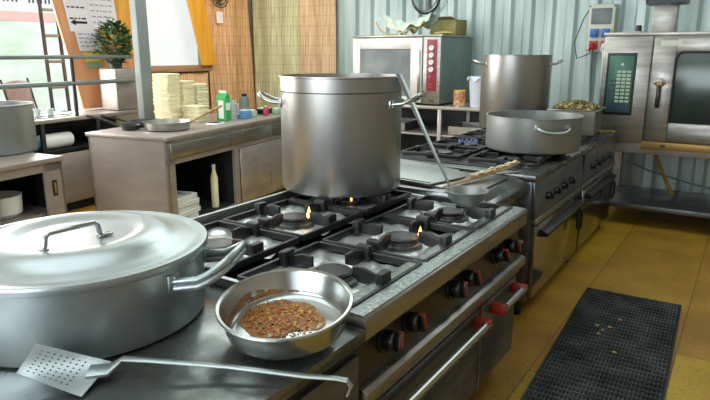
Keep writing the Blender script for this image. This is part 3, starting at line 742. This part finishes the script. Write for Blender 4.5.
M['smear2'] = ragged('dried sauce film', '#8f6a38', .40)
fd = thing('sauce_remains', 'orange brown sauce and meat scraps lying in the tilted pan', 'food', (-.985, 1.165, .869))
def fo(u, v):
    a = u*2*math.pi; rr = v*(.120+.018*math.sin(3*a)+.012*math.sin(5*a+1))
    x = -.050+rr*math.cos(a); y = .026+rr*math.sin(a)*.86
    k = min(1., math.hypot(x, y)/.138); 
    if k >= 1: x /= k*1.0; y /= k*1.0
    return tl @ Vector((x, y, .0055+.003*(1-v)+.0015*math.sin(x*150)*math.sin(y*170)))
MB().grid(fo, 48, 14).build('sauce', 'smear', fd)
def fw_(u, v):
    a = R(95)+u*R(150); rr = .1585+.0105*v
    return tl @ Vector((rr*math.cos(a), rr*math.sin(a), .019+.050*v*(.4+.6*math.sin(math.pi*u))))
MB().grid(fw_, 40, 8).build('wall_film', 'smear2', fd)
for mt, n in (('food_bit', 70), ('food_golden', 120), ('food_red', 170)):
    mb = MB()
    for _ in range(n):
        a = random.uniform(0, 6.283); rr = random.random()**.7*.11
        x = -.038+rr*math.cos(a); y = .018+rr*math.sin(a)*.80; s = random.uniform(.0018, .0042)
        mb.sphere((x, y, .008+s*.3), s, (random.uniform(.7, 1.6), random.uniform(.7, 1.6), .7), 6, m=tl)
    o = mb.build('scraps', mt, fd); o['kind'] = 'stuff'

# skimmer
sk = thing('skimmer', 'perforated steel skimmer with long hooked handle lying before the pot', 'skimmer')
a, b, c, d = Vector((-1.345, .672, .932)), Vector((-1.335, .615, .884)), Vector((-1.178, .672, .847)), Vector((-1.225, .785, .868))
def surf(u, v):
    p = a.lerp(d, u).lerp(b.lerp(c, u), v); n = (d-a).cross(b-a).normalized()
    if n.z < 0: n = -n
    return p - n*.012*math.sin(math.pi*u)*math.sin(math.pi*v)
t = bmesh.new(); NU, NV = 12, 9
for i in range(NU):
    for j in range(NV):
        u0, u1, v0, v1 = i/NU, (i+1)/NU, j/NV, (j+1)/NV; um, vm = (u0+u1)/2, (v0+v1)/2
        sq = [(u1, vm), (u1, v1), (um, v1), (u0, v1), (u0, vm), (u0, v0), (um, v0), (u1, v0)]
        vs = [t.verts.new(surf(*q)) for q in sq]
        if 0 < i < NU-3 and 0 < j < NV-1:
            vi = [t.verts.new(surf(um+(u1-u0)*.2*math.cos(k*math.pi/4), vm+(v1-v0)*.2*math.sin(k*math.pi/4))) for k in range(8)]
            for k in range(8): t.faces.new((vs[k], vs[(k+1) % 8], vi[(k+1) % 8], vi[k]))
        else: t.faces.new(vs)
bmesh.ops.remove_doubles(t, verts=t.verts, dist=1e-5)
mb = MB(); mb.add(t); mb.build('head', 'alu', sk, smooth=False, solid=.0016)
hp = [Vector((-1.24, .738, .862)), Vector((-1.205, .765, .862)), Vector((-1.185, .790, .886)), Vector((-1.13, .825, .882)), Vector((-.97, .925, .868)), Vector((-.80, 1.005, .858)), Vector((-.735, 1.040, .856)), Vector((-.712, 1.052, .852)), Vector((-.702, 1.056, .838)), Vector((-.708, 1.050, .815))]
MB().tube(hp, 0, 10, flat=(.003, .0085), radii=[3.6, 2.6, 1.3, 1, 1, 1, 1, 1, 1, 1]).build('handle', 'alu', sk)

# ladle leaning on the stockpot
la = thing('ladle', 'deep steel ladle resting on the range with handle against the stockpot', 'ladle', (-1.04, 2.52, .9125))
MB().lathe([(0, 0), (.035, .004), (.062, .02), (.084, .045), (.094, .075), (.098, .078), (.095, .080), (.09, .075), (.08, .047), (.058, .024), (.033, .009), (0, .005)], seg=56).build('bowl', 'alu_matt', la)
e = Vector((-1.462, 2.625, 1.50))-Vector((-1.04, 2.52, .913)); s0 = Vector((-.092, .018, .07))
MB().tube([Vector((-.075, .014, .045)), s0, s0.lerp(e, .03)+Vector((0, 0, .01)), s0.lerp(e, .5), e], 0, 10, flat=(.003, .011), radii=[1.1, .9, .7, 1.1, 1.9]).build('handle', 'alu', la)

# ------------------------------------------------------------------ neutral / griddle unit between the ranges
gu = thing('griddle_unit', 'flat topped steel unit between the two gas ranges', 'griddle', (-1.08, 2.82, 0))
GL = .60
MB().box(-.95, 0, 0, GL, .10, .80, .004).build('body', 'steel_front', gu)
MB().prism([(-.95, 0, .80), (-.95, 0, .89), (-.03, 0, .89), (.03, 0, .87), (.05, 0, .85), (.05, 0, .80)], (0, GL, 0), bev=.004).build('top_plate', 'steel_top', gu)
MB().box(-.50, -.05, .08, GL-.06, .8905, .900, .004).build('griddle_plate', 'steel', gu)
MB().box(0, .035, 0, GL, .60, .65, .006).build('lower_rail', 'steel', gu)
MB().box(0, .02, .03, GL-.03, .14, .56, .005).build('door', 'steel_front', gu)
for y in (.14, .42):
    kn = MB().cyl((0, y, .72), (.035, y, .725), .03, .026, seg=24, bev=.004).build('knob', 'blackplastic', gu)
    MB().box(.036, .042, y-.003, y+.003, .71, .745).build('pointer', 'red', kn)
MB().tube([(.05, .06, .52), (.05, GL-.06, .52)], .012, 10).build('handle', 'chrome', gu)
for x in (-.88, -.08):
    for y in (.05, GL-.05): MB().cyl((x, y, 0), (x, y, .10), .022).build('foot', 'darksteel', gu)
# loose metal sheet cover leaning on the back part
o = thing('sheet_cover', 'loose flat steel sheet cover lying between stockpot and rear burners', 'cover')
MB().prism([(-1.90, 2.93, .905), (-1.40, 2.87, .905), (-1.32, 3.18, .905), (-1.42, 3.30, .912), (-1.90, 3.40, .925)], (0, 0, .008), bev=.002).build('plate', 'alu_matt', o)
MB().tube([(-1.88, 2.95, .916), (-1.41, 2.89, .916)], .005, 6).build('folded_edge', 'alu_matt', o)
# wooden spatula / brush
o = thing('wooden_brush', 'worn wooden handled scraper lying across the flat unit', 'kitchen tool')
MB().tube([(-1.30, 2.84, .9135), (-1.26, 3.06, .920), (-1.22, 3.25, .930), (-1.18, 3.42, .942), (-1.15, 3.56, .955)], 0, 12, flat=(.010, .030), radii=[.35, .6, .95, 1.05, .7]).build('handle', 'woodhandle', o)
random.seed(4); mb = MB()
for k in range(50):
    t_ = random.uniform(.35, 1); mb.sphere((-1.30+.15*t_+random.uniform(-.022, .022), 2.84+.70*t_, .926+.036*t_+random.uniform(0, .004)), .006, (.8, 4.5, .5), 6)
mb.build('frayed_fibres', 'cream', o)
MB().tube([(-1.155, 3.54, .955), (-1.12, 3.63, .955), (-1.06, 3.68, .945), (-1.04, 3.62, .94), (-1.09, 3.54, .945)], .007, 8).build('hanging_loop', 'blackplastic', o)

# ------------------------------------------------------------------ RANGE B (rear)
bx1, by0, by1 = -1.0, 3.46, 5.86
rb = thing('gas_range', 'long dark fronted gas range with two oven doors behind the griddle', 'gas range', (bx1, by0, 0))
L = by1-by0; W = 1.12
MB().box(-W, -.02, 0, L, .10, .86, .004).build('body', 'steel_front', rb)
tp2 = MB(); tp2.box(-W, .0, 0, L, .86, .90, .006); tp2.build('top_plate', 'steel_top', rb)
MB().box(-W+.06, -.16, .10, L-.9, .9005, .906).build('burner_tray', 'steel_dirty', rb)
for (a, b) in ((0.0, 1.185), (1.195, L)):
    MB().prism([(-.02, a, .64), (-.02, a, .86), (-.005, a, .86), (.012, a, .66), (.012, a, .64)], (0, b-a, 0), bev=.002).build('control_panel', 'steel_front', rb)
    MB().box(-.02, .02, a, b, .60, .635, .005).build('lower_rail', 'steel', rb)
    d = MB().box(-.02, .012, a+.03, b-.03, .12, .585, .006).build('door', 'steel_mirror', rb)
    MB().prism([(.012, a+.12, .50), (.06, a+.12, .505), (.065, a+.12, .53), (.012, a+.12, .55)], (0, b-a-.24, 0), bev=.003).build('handle', 'darksteel', d)
    MB().tube([(.05, b-.20, .50), (.06, b-.17, .46), (.06, b-.17, .36), (.05, b-.19, .33), (.045, b-.22, .36), (.045, b-.22, .46)], .010, 8, closed=True).build('hook', 'darksteel', d)
for y in (.25, .43, .61, .79, 1.45, 1.63, 1.85, 2.05):
    k = MB(); k.cyl((-.0, y, .735), (.03, y, .74), .027, .024, seg=20, bev=.004); kn = k.build('knob', 'blackplastic', rb)
    MB().box(.028, .045, y-.005, y+.005, .715, .765, .003).build('grip', 'blackplastic', kn)
MB().box(-.01, .008, 1.186, 1.194, .1, .86).build('divider', 'dark', rb)
for x in (-W+.06, -.08):
    for y in (.05, 1.19, L-.05): MB().cyl((x, y, 0), (x, y, .10), .03).build('foot', 'darksteel', rb)
def Bgrate(bx, by):
    b = MB().lathe([(0, .906), (.07, .906), (.072, .92), (.05, .928), (0, .93)], c=(bx, by, 0), seg=28).build('burner', 'burner', rb)
    g = MB(); s = .21
    for sx, sy in ((-1, 0), (1, 0), (0, -1), (0, 1)):
        if sx: g.box(bx+sx*s-.008, bx+sx*s+.008, by-s, by+s, .912, .936, .003)
        else: g.box(bx-s, bx+s, by+sy*s-.008, by+sy*s+.008, .912, .936, .003)
    for a in range(4):
        m4 = Matrix.Translation((bx, by, 0)) @ Matrix.Rotation(a*math.pi/2, 4, 'Z')
        g.prism([(.08, -.007, .92), (.09, -.007, .944), (s, -.007, .944), (s, -.007, .915)], (0, .014, 0), m=m4)
        g.box(s-.03, s+.004, -.026, .026, .907, .946, .006, m=m4)
    g.build('pan_support', 'iron', rb)
for by in (.42, .88, 1.40, 1.90):
    for bx in (-.30, -.80): Bgrate(bx, by)
for a in range(0, 360, 30): flame(-.80+.07*math.cos(R(a)), .88+.07*math.sin(R(a)), .926, .03, rb, 'blueflame', .006)

wall_pot('casserole_pot', -1.265, 4.215, .947, .322, .232, 'wide open aluminium casserole pot on the rear range', 'alu_matt', .006, (-50, 130), .76, 'alu', .10, .045, hr=.011, hdrop=-.03, seg=112)
wall_pot('stockpot', -1.80, 5.36, .947, .300, .635, 'tall steel stockpot standing at the back of the rear range', 'steel_pot', .006, (20, 215), .88, 'chrome', .08, .085, hr=.010, hdrop=.03, seg=96)
# gastronorm pan of vegetables
gn = thing('food_container', 'square steel pan heaped with chopped vegetables on rear range', 'food pan', (-1.24, 5.33, .9475), 4)
gn.scale = (1.05, 1.05, 1.2)
MB().prism([(-.17, -.20, 0), (.17, -.20, 0), (.17, .20, 0), (-.17, .20, 0)], (0, 0, .003)).build('base', 'steel', gn)
q = MB()
q.box(-.17, -.167, -.2, .2, 0, .16); q.box(.167, .17, -.2, .2, 0, .16); q.box(-.17, .17, -.2, -.197, 0, .16); q.box(-.17, .17, .197, .2, 0, .16); q.build('wall', 'steel', gn)
q = MB(); q.tube([(-.18, -.21, .163), (.18, -.21, .163), (.18, .21, .163), (-.18, .21, .163)], 0, 8, closed=True, flat=(.004, .012)); q.build('rim', 'chrome', gn)
vg = thing('chopped_vegetables', 'heap of olive and yellow chopped vegetables in the square pan', 'food', (-1.24, 5.33, .9475), 4)
vg.scale = (1.05, 1.05, 1.2)
vg['kind'] = 'stuff'
random.seed(9); vz = lambda x, y: .155+.055*max(0, 1-(x/.2)**2)*max(0, 1-(y/.23)**2)
MB().grid(lambda u, v: ((u-.5)*.325, (v-.5)*.385, vz((u-.5)*.33, (v-.5)*.39)-.004), 12, 12).build('heap', 'food_veg', vg)
for mt, n in (('food_veg', 150), ('food_veg2', 110)):
    mb = MB()
    for _ in range(n):
        x, y = random.uniform(-.155, .155), random.uniform(-.185, .185); s = random.uniform(.008, .015)
        m4 = Matrix.Translation((x, y, vz(x, y))) @ Matrix.Rotation(random.uniform(0, 6), 4, Vector((random.random(), random.random(), random.random())).normalized())
        mb.box(-s, s, -s*.6, s*.6, -s*.5, s*.5, m=m4)
    o = mb.build('pieces', mt, vg, smooth=False); o['kind'] = 'stuff'

# ------------------------------------------------------------------ table with oven 1
tb = thing('steel_table', 'steel table with lower shelf carrying the first oven', 'table', (-4.05, 6.02, 0))
TW = 1.78
MB().box(0, TW, 0, .88, 1.0, 1.035, .005).build('tabletop', 'steel_warm', tb)
MB().box(.02, TW-.02, .02, .86, .30, .325, .004).build('lower_shelf', 'steel_warm', tb)
MB().box(.02, TW-.02, .02, .86, .70, .72, .004).build('middle_shelf', 'steel_warm', tb)
MB().box(.02, TW-.02, .84, .86, .325, 1.0).build('back_panel', 'darksteel', tb)
for x in (.03, 1.20, TW-.03):
    for y in (.03, .84): MB().box(x-.022, x+.022, y-.022, y+.022, 0, 1.0, .004).build('leg', 'steel_warm', tb)
for k, (x, z, lb) in enumerate(((.50, .727, 'steel baking tray on the middle shelf under the first oven'), (1.46, .727, 'steel baking tray on the middle shelf under can and bucket'), (1.46, .326, 'steel baking tray on the lowest table shelf'))):
    o = thing('baking_tray', lb, 'tray', (-4.05+x, 6.35, z), 6)
    MB().box(-.20, .20, -.25, .25, 0, .006).build('base', 'steel', o); r_ = MB(); r_.box(-.20, -.195, -.25, .25, 0, .09); r_.box(.195, .20, -.25, .25, 0, .09); r_.box(-.2, .2, -.25, -.245, 0, .09); r_.box(-.2, .2, .245, .25, 0, .09); r_.build('side', 'steel', o)
OX, OY, OZ = -3.97, 6.04, 1.036
ov = thing('convection_oven', 'steel convection oven with dark red control strip under a bag', 'oven', (OX, OY, OZ))
OW, OH, OD = 1.12, .735, .84
MB().box(0, OW, .0, OD, .02, OH, .006).build('casing', 'steel_green', ov)
MB().box(-.01, OW+.01, -.02, OD+.01, OH, OH+.022, .005).build('top_plate', 'steel', ov)
d = MB()
for args in ((.0, .10, .03, OH-.01), (.76, .90, .03, OH-.01), (.10, .76, OH-.13, OH-.01), (.10, .76, .03, .09)): d.box(args[0], args[1], -.03, .0, args[2], args[3], .004)
d = d.build('door', 'steel_bright', ov)
MB().box(.095, .765, -.018, -.004, .08, OH-.125, .02).build('window', 'glass_grey', d)
MB().box(.86, .885, -.055, -.03, .12, .60, .006).build('handle', 'chrome', d)
MB().cyl((.862, -.06, .10), (.955, -.09, .15), .012).build('latch', 'chrome', d)
MB().box(.915, OW, -.028, .0, .02, OH-.005, .004).build('control_column', 'steel', ov)
cp = MB().box(.96, 1.08, -.034, -.028, .16, OH-.03, .002).build('control_panel', 'redpanel', ov)
for z in (.615, .54, .465, .39):
    k = MB().cyl((1.02, -.034, z), (1.02, -.055, z), .030, .027, seg=24, bev=.004).build('knob', 'white', ov)
    MB().box(1.017, 1.023, -.058, -.055, z, z+.024).build('pointer', 'red', k)
mk = MB(); mk.cyl((1.0, -.034, .315), (1.0, -.036, .315), .014, seg=12); mk.box(.975, 1.035, -.036, -.034, .20, .206); mk.box(.975, 1.035, -.036, -.034, .23, .236); mk.build('printing', 'pink', cp)
MB().box(1.0, 1.055, -.031, -.028, .045, .062).build('badge', 'darksteel', ov)
for sx in (.06, OW-.06):
    for sy in (.06, OD-.06): MB().cyl((sx, sy, 0), (sx, sy, .02), .02).build('foot', 'rubber', ov)
# crumpled bag and box on top
random.seed(8)
o = thing('plastic_bag', 'crumpled printed plastic bag on top of the first oven', 'bag', (-3.38, 6.25, OZ+OH+.0225))
def bag(u, v):
    x = (u-.5)*.62; y = (v-.5)*.30
    z = .06+.09*abs(2*u-1)**2+.03*math.sin(u*11+v*4)*math.sin(v*9+1)+.02*math.sin(u*21+v*13)+.05*math.sin(v*3.14)
    return (x, y, max(.002, z+.03*math.sin(v*3.1)))
MB().grid(bag, 34, 16).build('sheet', 'cloth_a', o, solid=.003)
def bag2(u, v):
    x = -.05+(u)*.33; y = -.16+v*.10
    return (x, y, max(.002, .02+.10*u*u+.03*math.sin(u*14+v*4)))
MB().grid(bag2, 20, 8).build('printed_flap', 'cloth_b', o, solid=.003)
MB().tube([(-.34, -.14, .15), (-.29, -.13, .06), (-.2, -.14, .015), (-.05, -.15, .008)], .008, 6).build('orange_edge', 'cloth_b', o)
o = thing('cardboard_box', 'olive cardboard box behind the bag on the first oven', 'box', (-3.03, 6.58, OZ+OH+.0225), -8)
MB().box(-.17, .17, -.12, .12, 0, .17, .004).build('carton', 'card', o); MB().prism([(-.17, -.12, .17), (.17, -.12, .17), (.14, -.17, .20), (-.14, -.17, .20)], (0, 0, .003)).build('flap', 'card', o)
lump((-2.90, 6.17, OZ+OH+.022+.018), .06, (1.6, 1, .35), .2, 'cloth_b', 'cloth', 'small rumpled brown cloth on the oven edge', 'cloth', 4, -.018)
o = thing('food_can', 'red and cream printed can on the table beside the oven', 'can', (-2.66, 6.13, 1.036))
MB().cyl((0, 0, .004), (0, 0, .165), .065, seg=32).build('body', 'canlabel', o); MB().lathe([(.0, 0), (.067, 0), (.067, .008), (.064, .008)], seg=32).build('base_rim', 'chrome', o); MB().lathe([(.064, .162), (.067, .164), (.067, .172), (.06, .172), (.058, .166), (0, .166)], seg=32).build('lid', 'yellowlabel', o)
o = thing('bucket', 'pale lilac plastic bucket between the oven and the tall rear pot', 'bucket', (-2.46, 6.17, 1.036))
MB().lathe([(0, 0), (.085, 0), (.11, .29), (.118, .292), (.118, .305), (.106, .305), (.08, .01), (0, .01)], seg=40).build('body', 'bucket', o)
MB().grid(lambda u, v: ((.100+.03*v)*math.cos(u*6.283), (.100+.03*v)*math.sin(u*6.283), .31+.022*math.sin(u*40)*v-.03*v+.015), 60, 4).build('bag_liner', 'bucket', o)
# hanging cable ring on the wall
o = thing('hanging_cable', 'looped black cable hanging on the wall above the first oven', 'cable', (-3.49, 6.90, 2.30))
MB().tube([(.19*math.cos(R(a)), -.01*math.sin(R(a*2)), .23*math.sin(R(a))) for a in range(0, 360, 15)], .014, 8, closed=True).build('loop', 'rubber', o)
MB().tube([(.17*math.cos(R(a)), -.03, .20*math.sin(R(a))-.0) for a in range(150, 400, 12)], .008, 8).build('loop', 'postpaint', o)
MB().box(-.02, .02, -.01, .05, .20, .30).build('hook', 'steel', o)
o = tag(MB().tube([(-3.47, 6.93, 2.12), (-3.47, 6.93, 2.9)], .03, 10).build('wall_pipe', 'postpaint'), 'short grey vertical pipe behind the looped cable', 'pipe')

# ------------------------------------------------------------------ socket panel
so = thing('socket_panel', 'wall mounted power socket box with blue and red sockets', 'socket box', (-1.55, 6.94, 1.56))
MB().box(0, .26, -.12, 0, .05, .53, .01).build('housing', 'sticker', so)
MB().box(.03, .23, -.128, -.12, .33, .49, .006).build('breaker_window', 'glass_grey', so)
for k, x in enumerate((.075, .185)):
    s_ = MB().box(x-.042, x+.042, -.15, -.12, .20, .285, .006).build('blue_socket', 'blue', so)
    MB().cyl((x, -.12, .235), (x, -.175, .225), .032, seg=20, bev=.004).build('lid', 'blue', s_)
for k, x in enumerate((.075, .19)):
    s_ = MB().box(x-.042, x+.042, -.15, -.12, .08, .165, .006).build('red_socket', 'red', so)
    MB().cyl((x, -.14, .12), (x, -.20, .07), .030, seg=20).build('plug', 'red' if k == 0 else 'whitecloth', s_)
    MB().tube([(x, -.19, .08), (x+.01, -.20, .0), (x, -.14, -.12), (x+.01, -.10, -.45), (x, -.08, -.9)], .012, 8).build('cable', 'whitecloth' if k else 'postpaint', so)
for x in (.012, .248):
    for z in (.07, .51): MB().cyl((x, -.124, z), (x, -.12, z), .008, seg=10).build('screw', 'darksteel', so)
MB().tube([(.02, -.06, .53), (-.06, -.05, .40), (-.14, -.05, .15), (-.10, -.05, -.02), (.0, -.06, .02), (.05, -.06, .05)], .006, 6).build('cable', 'darksteel', so)

# ------------------------------------------------------------------ right oven on stand
st = thing('oven_stand', 'steel stand with bottom shelf under the right hand oven', 'stand', (-1.19, 6.02, 0))
SW = 1.45
MB().box(0, SW, 0, .88, .70, .80, .004).build('top_frame', 'steel_warm', st)
MB().box(-.0, SW, 0, .88, .17, .215, .004).build('shelf', 'steel_front', st)
for x in (.0, SW-.11):
    for y in (0, .78): MB().box(x, x+.11, y, y+.10, .0, .70, .004).build('leg', 'steel_warm', st)
for x in (.055, SW-.055):
    for y in (.05, .83): pass
hs = thing('drain_hose', 'yellow brown hose hanging under the right hand oven', 'hose', (-.55, 6.45, .26))
MB().tube([(-.3, .3, .45), (-.2, .1, .38), (-.05, .0, .12), (.02, -.02, .0)], .018, 8).build('hose_pipe', 'hose', hs)
MB().tube([(-.42, -.05, .30), (-.2, -.05, .22), (.2, -.02, .12), (.6, .05, .06)], .009, 8).build('cable', 'postpaint', hs)
o2 = thing('combi_oven', 'large steel combi oven with green display panel at right edge', 'oven', (-1.20, 6.0, .80))
W2, H2, D2 = 1.46, .96, .88
MB().box(0, W2, .03, D2, .0, H2, .006).build('casing', 'steel', o2)
MB().box(-.012, W2+.01, .0, D2+.01, H2-.012, H2+.02, .006).build('top_plate', 'steel', o2)
col = MB(); col.box(0, .405, -.01, .03, .0, H2-.015, .008); col.build('control_column', 'steel', o2)
pn = MB().box(.04, .29, -.016, -.006, .245, .80, .02, seg=3).build('panel_recess', 'darksteel', o2)
MB().box(.062, .268, -.020, -.014, .27, .775, .004).build('display', 'screen', o2)
ky = MB()
for r_ in range(9):
    for c_ in range(3): ky.box(.135+c_*.043, .168+c_*.043, -.0225, -.019, .36+r_*.033, .380+r_*.033, .002)
ky.build('keys', 'screen_key', o2)
ky = MB(); ky.box(.085, .135, -.0225, -.019, .36, .44); ky.box(.085, .135, -.0225, -.019, .455, .48); ky.box(.085, .135, -.0225, -.019, .50, .525); ky.box(.085, .135, -.0225, -.019, .545, .565); ky.box(.072, .258, -.0225, -.019, .275, .345)
ky.build('dark_keys', 'screen_dark', o2)
MB().cyl((.175, -.019, .70), (.175, -.023, .70), .013, seg=16).build('lamp', 'screen_key', o2)
MB().box(.10, .17, -.0135, -.0095, .055, .095).build('yellow_label', 'yellowlabel', o2)
MB().box(.02, .15, -.0135, -.0095, .052, .090).build('label', 'yellowlabel', o2)
d = MB(); d.box(.42, .60, -.045, .0, .03, H2-.03, .008); d.box(.60, 1.42, -.045, .0, H2-.16, H2-.03, .008); d.box(.60, 1.42, -.045, .0, .03, .20, .008); d.box(1.33, 1.42, -.045, 0, .1, H2-.1, .008)
d = d.build('door', 'steel', o2)
MB().box(.585, 1.35, -.030, -.012, .18, H2-.14, .03, seg=3).build('window', 'glass_dark', d)
MB().tube([(.60, -.048, .20), (.60, -.048, H2-.20), (.63, -.048, H2-.155), (.655, -.048, H2-.150), (1.32, -.048, H2-.150)], .008, 6).build('gasket', 'rubber', d)
h = MB().cyl((.50, -.045, .545), (.50, -.085, .545), .040, .034, seg=24, bev=.004); h.box(.455, .545, -.085, -.06, .53, .565, .008); h = h.build('handle', 'chrome', d)
MB().cyl((.50, -.085, .545), (.50, -.10, .545), .022, seg=20).build('hub', 'brass', h)
MB().box(.483, .517, -.115, -.085, .33, .53, .010).build('lever', 'blackplastic', h)
MB().box(.47, .64, -.0465, -.0445, H2-.10, H2-.055).build('sticker', 'sticker', d)
MB().box(.40, 1.43, -.04, .0, -.045, .025, .005).build('drip_tray', 'brass', o2)
MB().box(.56, .60, -.042, -.04, -.02, .0).build('drip_outlet', 'darksteel', o2)
v = MB(); v.box(.36, .55, .10, .28, H2+.02, H2+.26, .004); v.build('vent_duct', 'steel', o2)
v = MB(); v.prism([(.30, .04, H2+.26), (.62, .04, H2+.26), (.62, .34, H2+.26), (.30, .34, H2+.26)], (0, 0, .05)); v.box(.33, .59, .07, .31, H2+.31, H2+.36); v.build('vent_cap', 'darksteel', o2)
MB().cyl((.25, .15, H2+.02), (.25, .15, H2+.085), .028, .024, seg=18, bev=.006).build('valve_knob', 'rubber', o2)
MB().box(.12, .30, .08, .22, H2+.02, H2+.03, .003).build('flue_plate', 'alu', o2)

# ------------------------------------------------------------------ drainage mat
mt_ = thing('floor_mat', 'black ribbed drainage mat lying on the yellow floor', 'mat', (-.46, 3.04, 0), 2.2)
mw, ml = .56, 2.24
MB().box(-mw/2, mw/2, -ml/2, ml/2, 0.001, .004).build('underlay', 'rubber', mt_)
mb = MB(); n = 48
for k in range(n):
    y = -ml/2+ml*(k+.5)/n; mb.box(-mw/2, mw/2, y-.0035, y+.0035, .004, .020)
mb.build('cross_rib', 'matbar', mt_, smooth=False); 
mb = MB()
for k in range(30):
    x = -mw/2+mw*(k+.5)/30; mb.box(x-.003, x+.003, -ml/2, ml/2, .004, .013)
mb.build('long_rib', 'matbar', mt_, smooth=False)
mb = MB(); e_ = .012
mb.box(-mw/2-e_, -mw/2, -ml/2, ml/2, 0.001, .016, .003); mb.box(mw/2, mw/2+e_, -ml/2, ml/2, .001, .016, .003); mb.box(-mw/2-e_, mw/2+e_, ml/2, ml/2+e_, .001, .016, .003); mb.box(-mw/2-e_, mw/2+e_, -ml/2-e_, -ml/2, .001, .016, .003)
mb.build('border', 'rubber', mt_)
random.seed(31); sc_ = None
for k, (x, y) in enumerate(((-.60, 3.55), (-.56, 3.50), (-.53, 3.56), (-.57, 3.44), (-.45, 3.25), (-.50, 3.70))):
    o = lump((x, y, .024), .010, (1.2, 1, .6), .2, 'food_veg2', 'food_scrap', 'tiny pale food scrap dropped on the black floor mat', 'scrap', k); o['group'] = 'food scraps on the mat'

# ------------------------------------------------------------------ added ceiling tubes, daylight and fill lights
for k, (x, y) in enumerate(((-3.4, 5.2), (-3.2, 1.6), (-.2, 4.2), (0, .2))):  # tube lamps added out of view to light the room and steel
    t = thing('added_tube_lamp', ['added unseen ceiling tube above the rear pots', 'added unseen ceiling tube above the island', 'added unseen ceiling tube above the aisle', 'added unseen ceiling tube near the camera'][k], 'lamp', (x, y, ZC))
    MB().box(-.06, .06, -.65, .65, -.06, -.001, .01).build('housing', 'white', t)
    MB().cyl((0, -.6, -.08), (0, .6, -.08), .018, seg=14).build('tube', 'added_tube_white', t)
def area(loc, rot, sx, sy, power, col, spread=180):
    l = bpy.data.lights.new('area_light', 'AREA'); l.shape = 'RECTANGLE'; l.size = sx; l.size_y = sy; l.energy = power; l.color = col; l.spread = R(spread)
    o = bpy.data.objects.new('area_light', l); COL.objects.link(o); o.location = loc; o.rotation_euler = rot; return o
area((XL+.02-.25, 2.2, 1.85), (0, R(-90), 0), 1.6, 4.6, 300, (1, .98, .95))
area((-3.3, 4.4, ZC-.12), (0, 0, 0), 3.2, 3.2, 120, (.88, 1, .97))  # added soft fill under the ceiling
area((-1.6, .6, ZC-.12), (0, 0, 0), 2.4, 2.0, 40, (.85, .98, 1))  # added fill above the near worktop, brightens pot and lid
area((-1.95, YF+.02, 1.75), (R(90), 0, 0), 3.0, 1.5, 120, (.9, .98, 1))  # added fill at the front wall for a glow on the pot sides
area((0.2, 5.0, ZC-.12), (0, 0, 0), 1.6, 2.4, 30, (.92, 1, .98))  # added fill over the aisle

area((-5.0, 5.6, 2.75), (R(20), R(50), 0), .9, .9, 26, (1, .86, .68))  # added warm light that brightens the bamboo corner
# sun on the outside + sky
s = bpy.data.lights.new('sun', 'SUN'); s.energy = 3.8; s.angle = R(2); so_ = bpy.data.objects.new('sun', s); COL.objects.link(so_); so_.rotation_euler = (R(25), R(38), 0)
wd = bpy.data.worlds.new('world'); scene.world = wd; wd.use_nodes = True
bg = wd.node_tree.nodes['Background']; bg.inputs['Color'].default_value = (.80, .90, 1, 1); bg.inputs['Strength'].default_value = 2.8

# ------------------------------------------------------------------ camera
f_, hor, vpx, H = 600., 53., 760., 1.6
tilt = math.atan((200-hor)/f_); yaw = math.atan((vpx-355)/math.hypot(f_, 200-hor))
cd = bpy.data.cameras.new('camera'); cd.sensor_width = 36; cd.lens = 36*f_/710; cd.clip_start = .02; cd.clip_end = 100
co = bpy.data.objects.new('camera', cd); COL.objects.link(co); co.location = (0, 0, H); co.rotation_euler = (math.pi/2-tilt, 0, yaw)
scene.camera = co
scene.view_settings.view_transform = 'Standard'; scene.view_settings.look = 'None'; scene.view_settings.exposure = -.30; scene.view_settings.gamma = 1.06
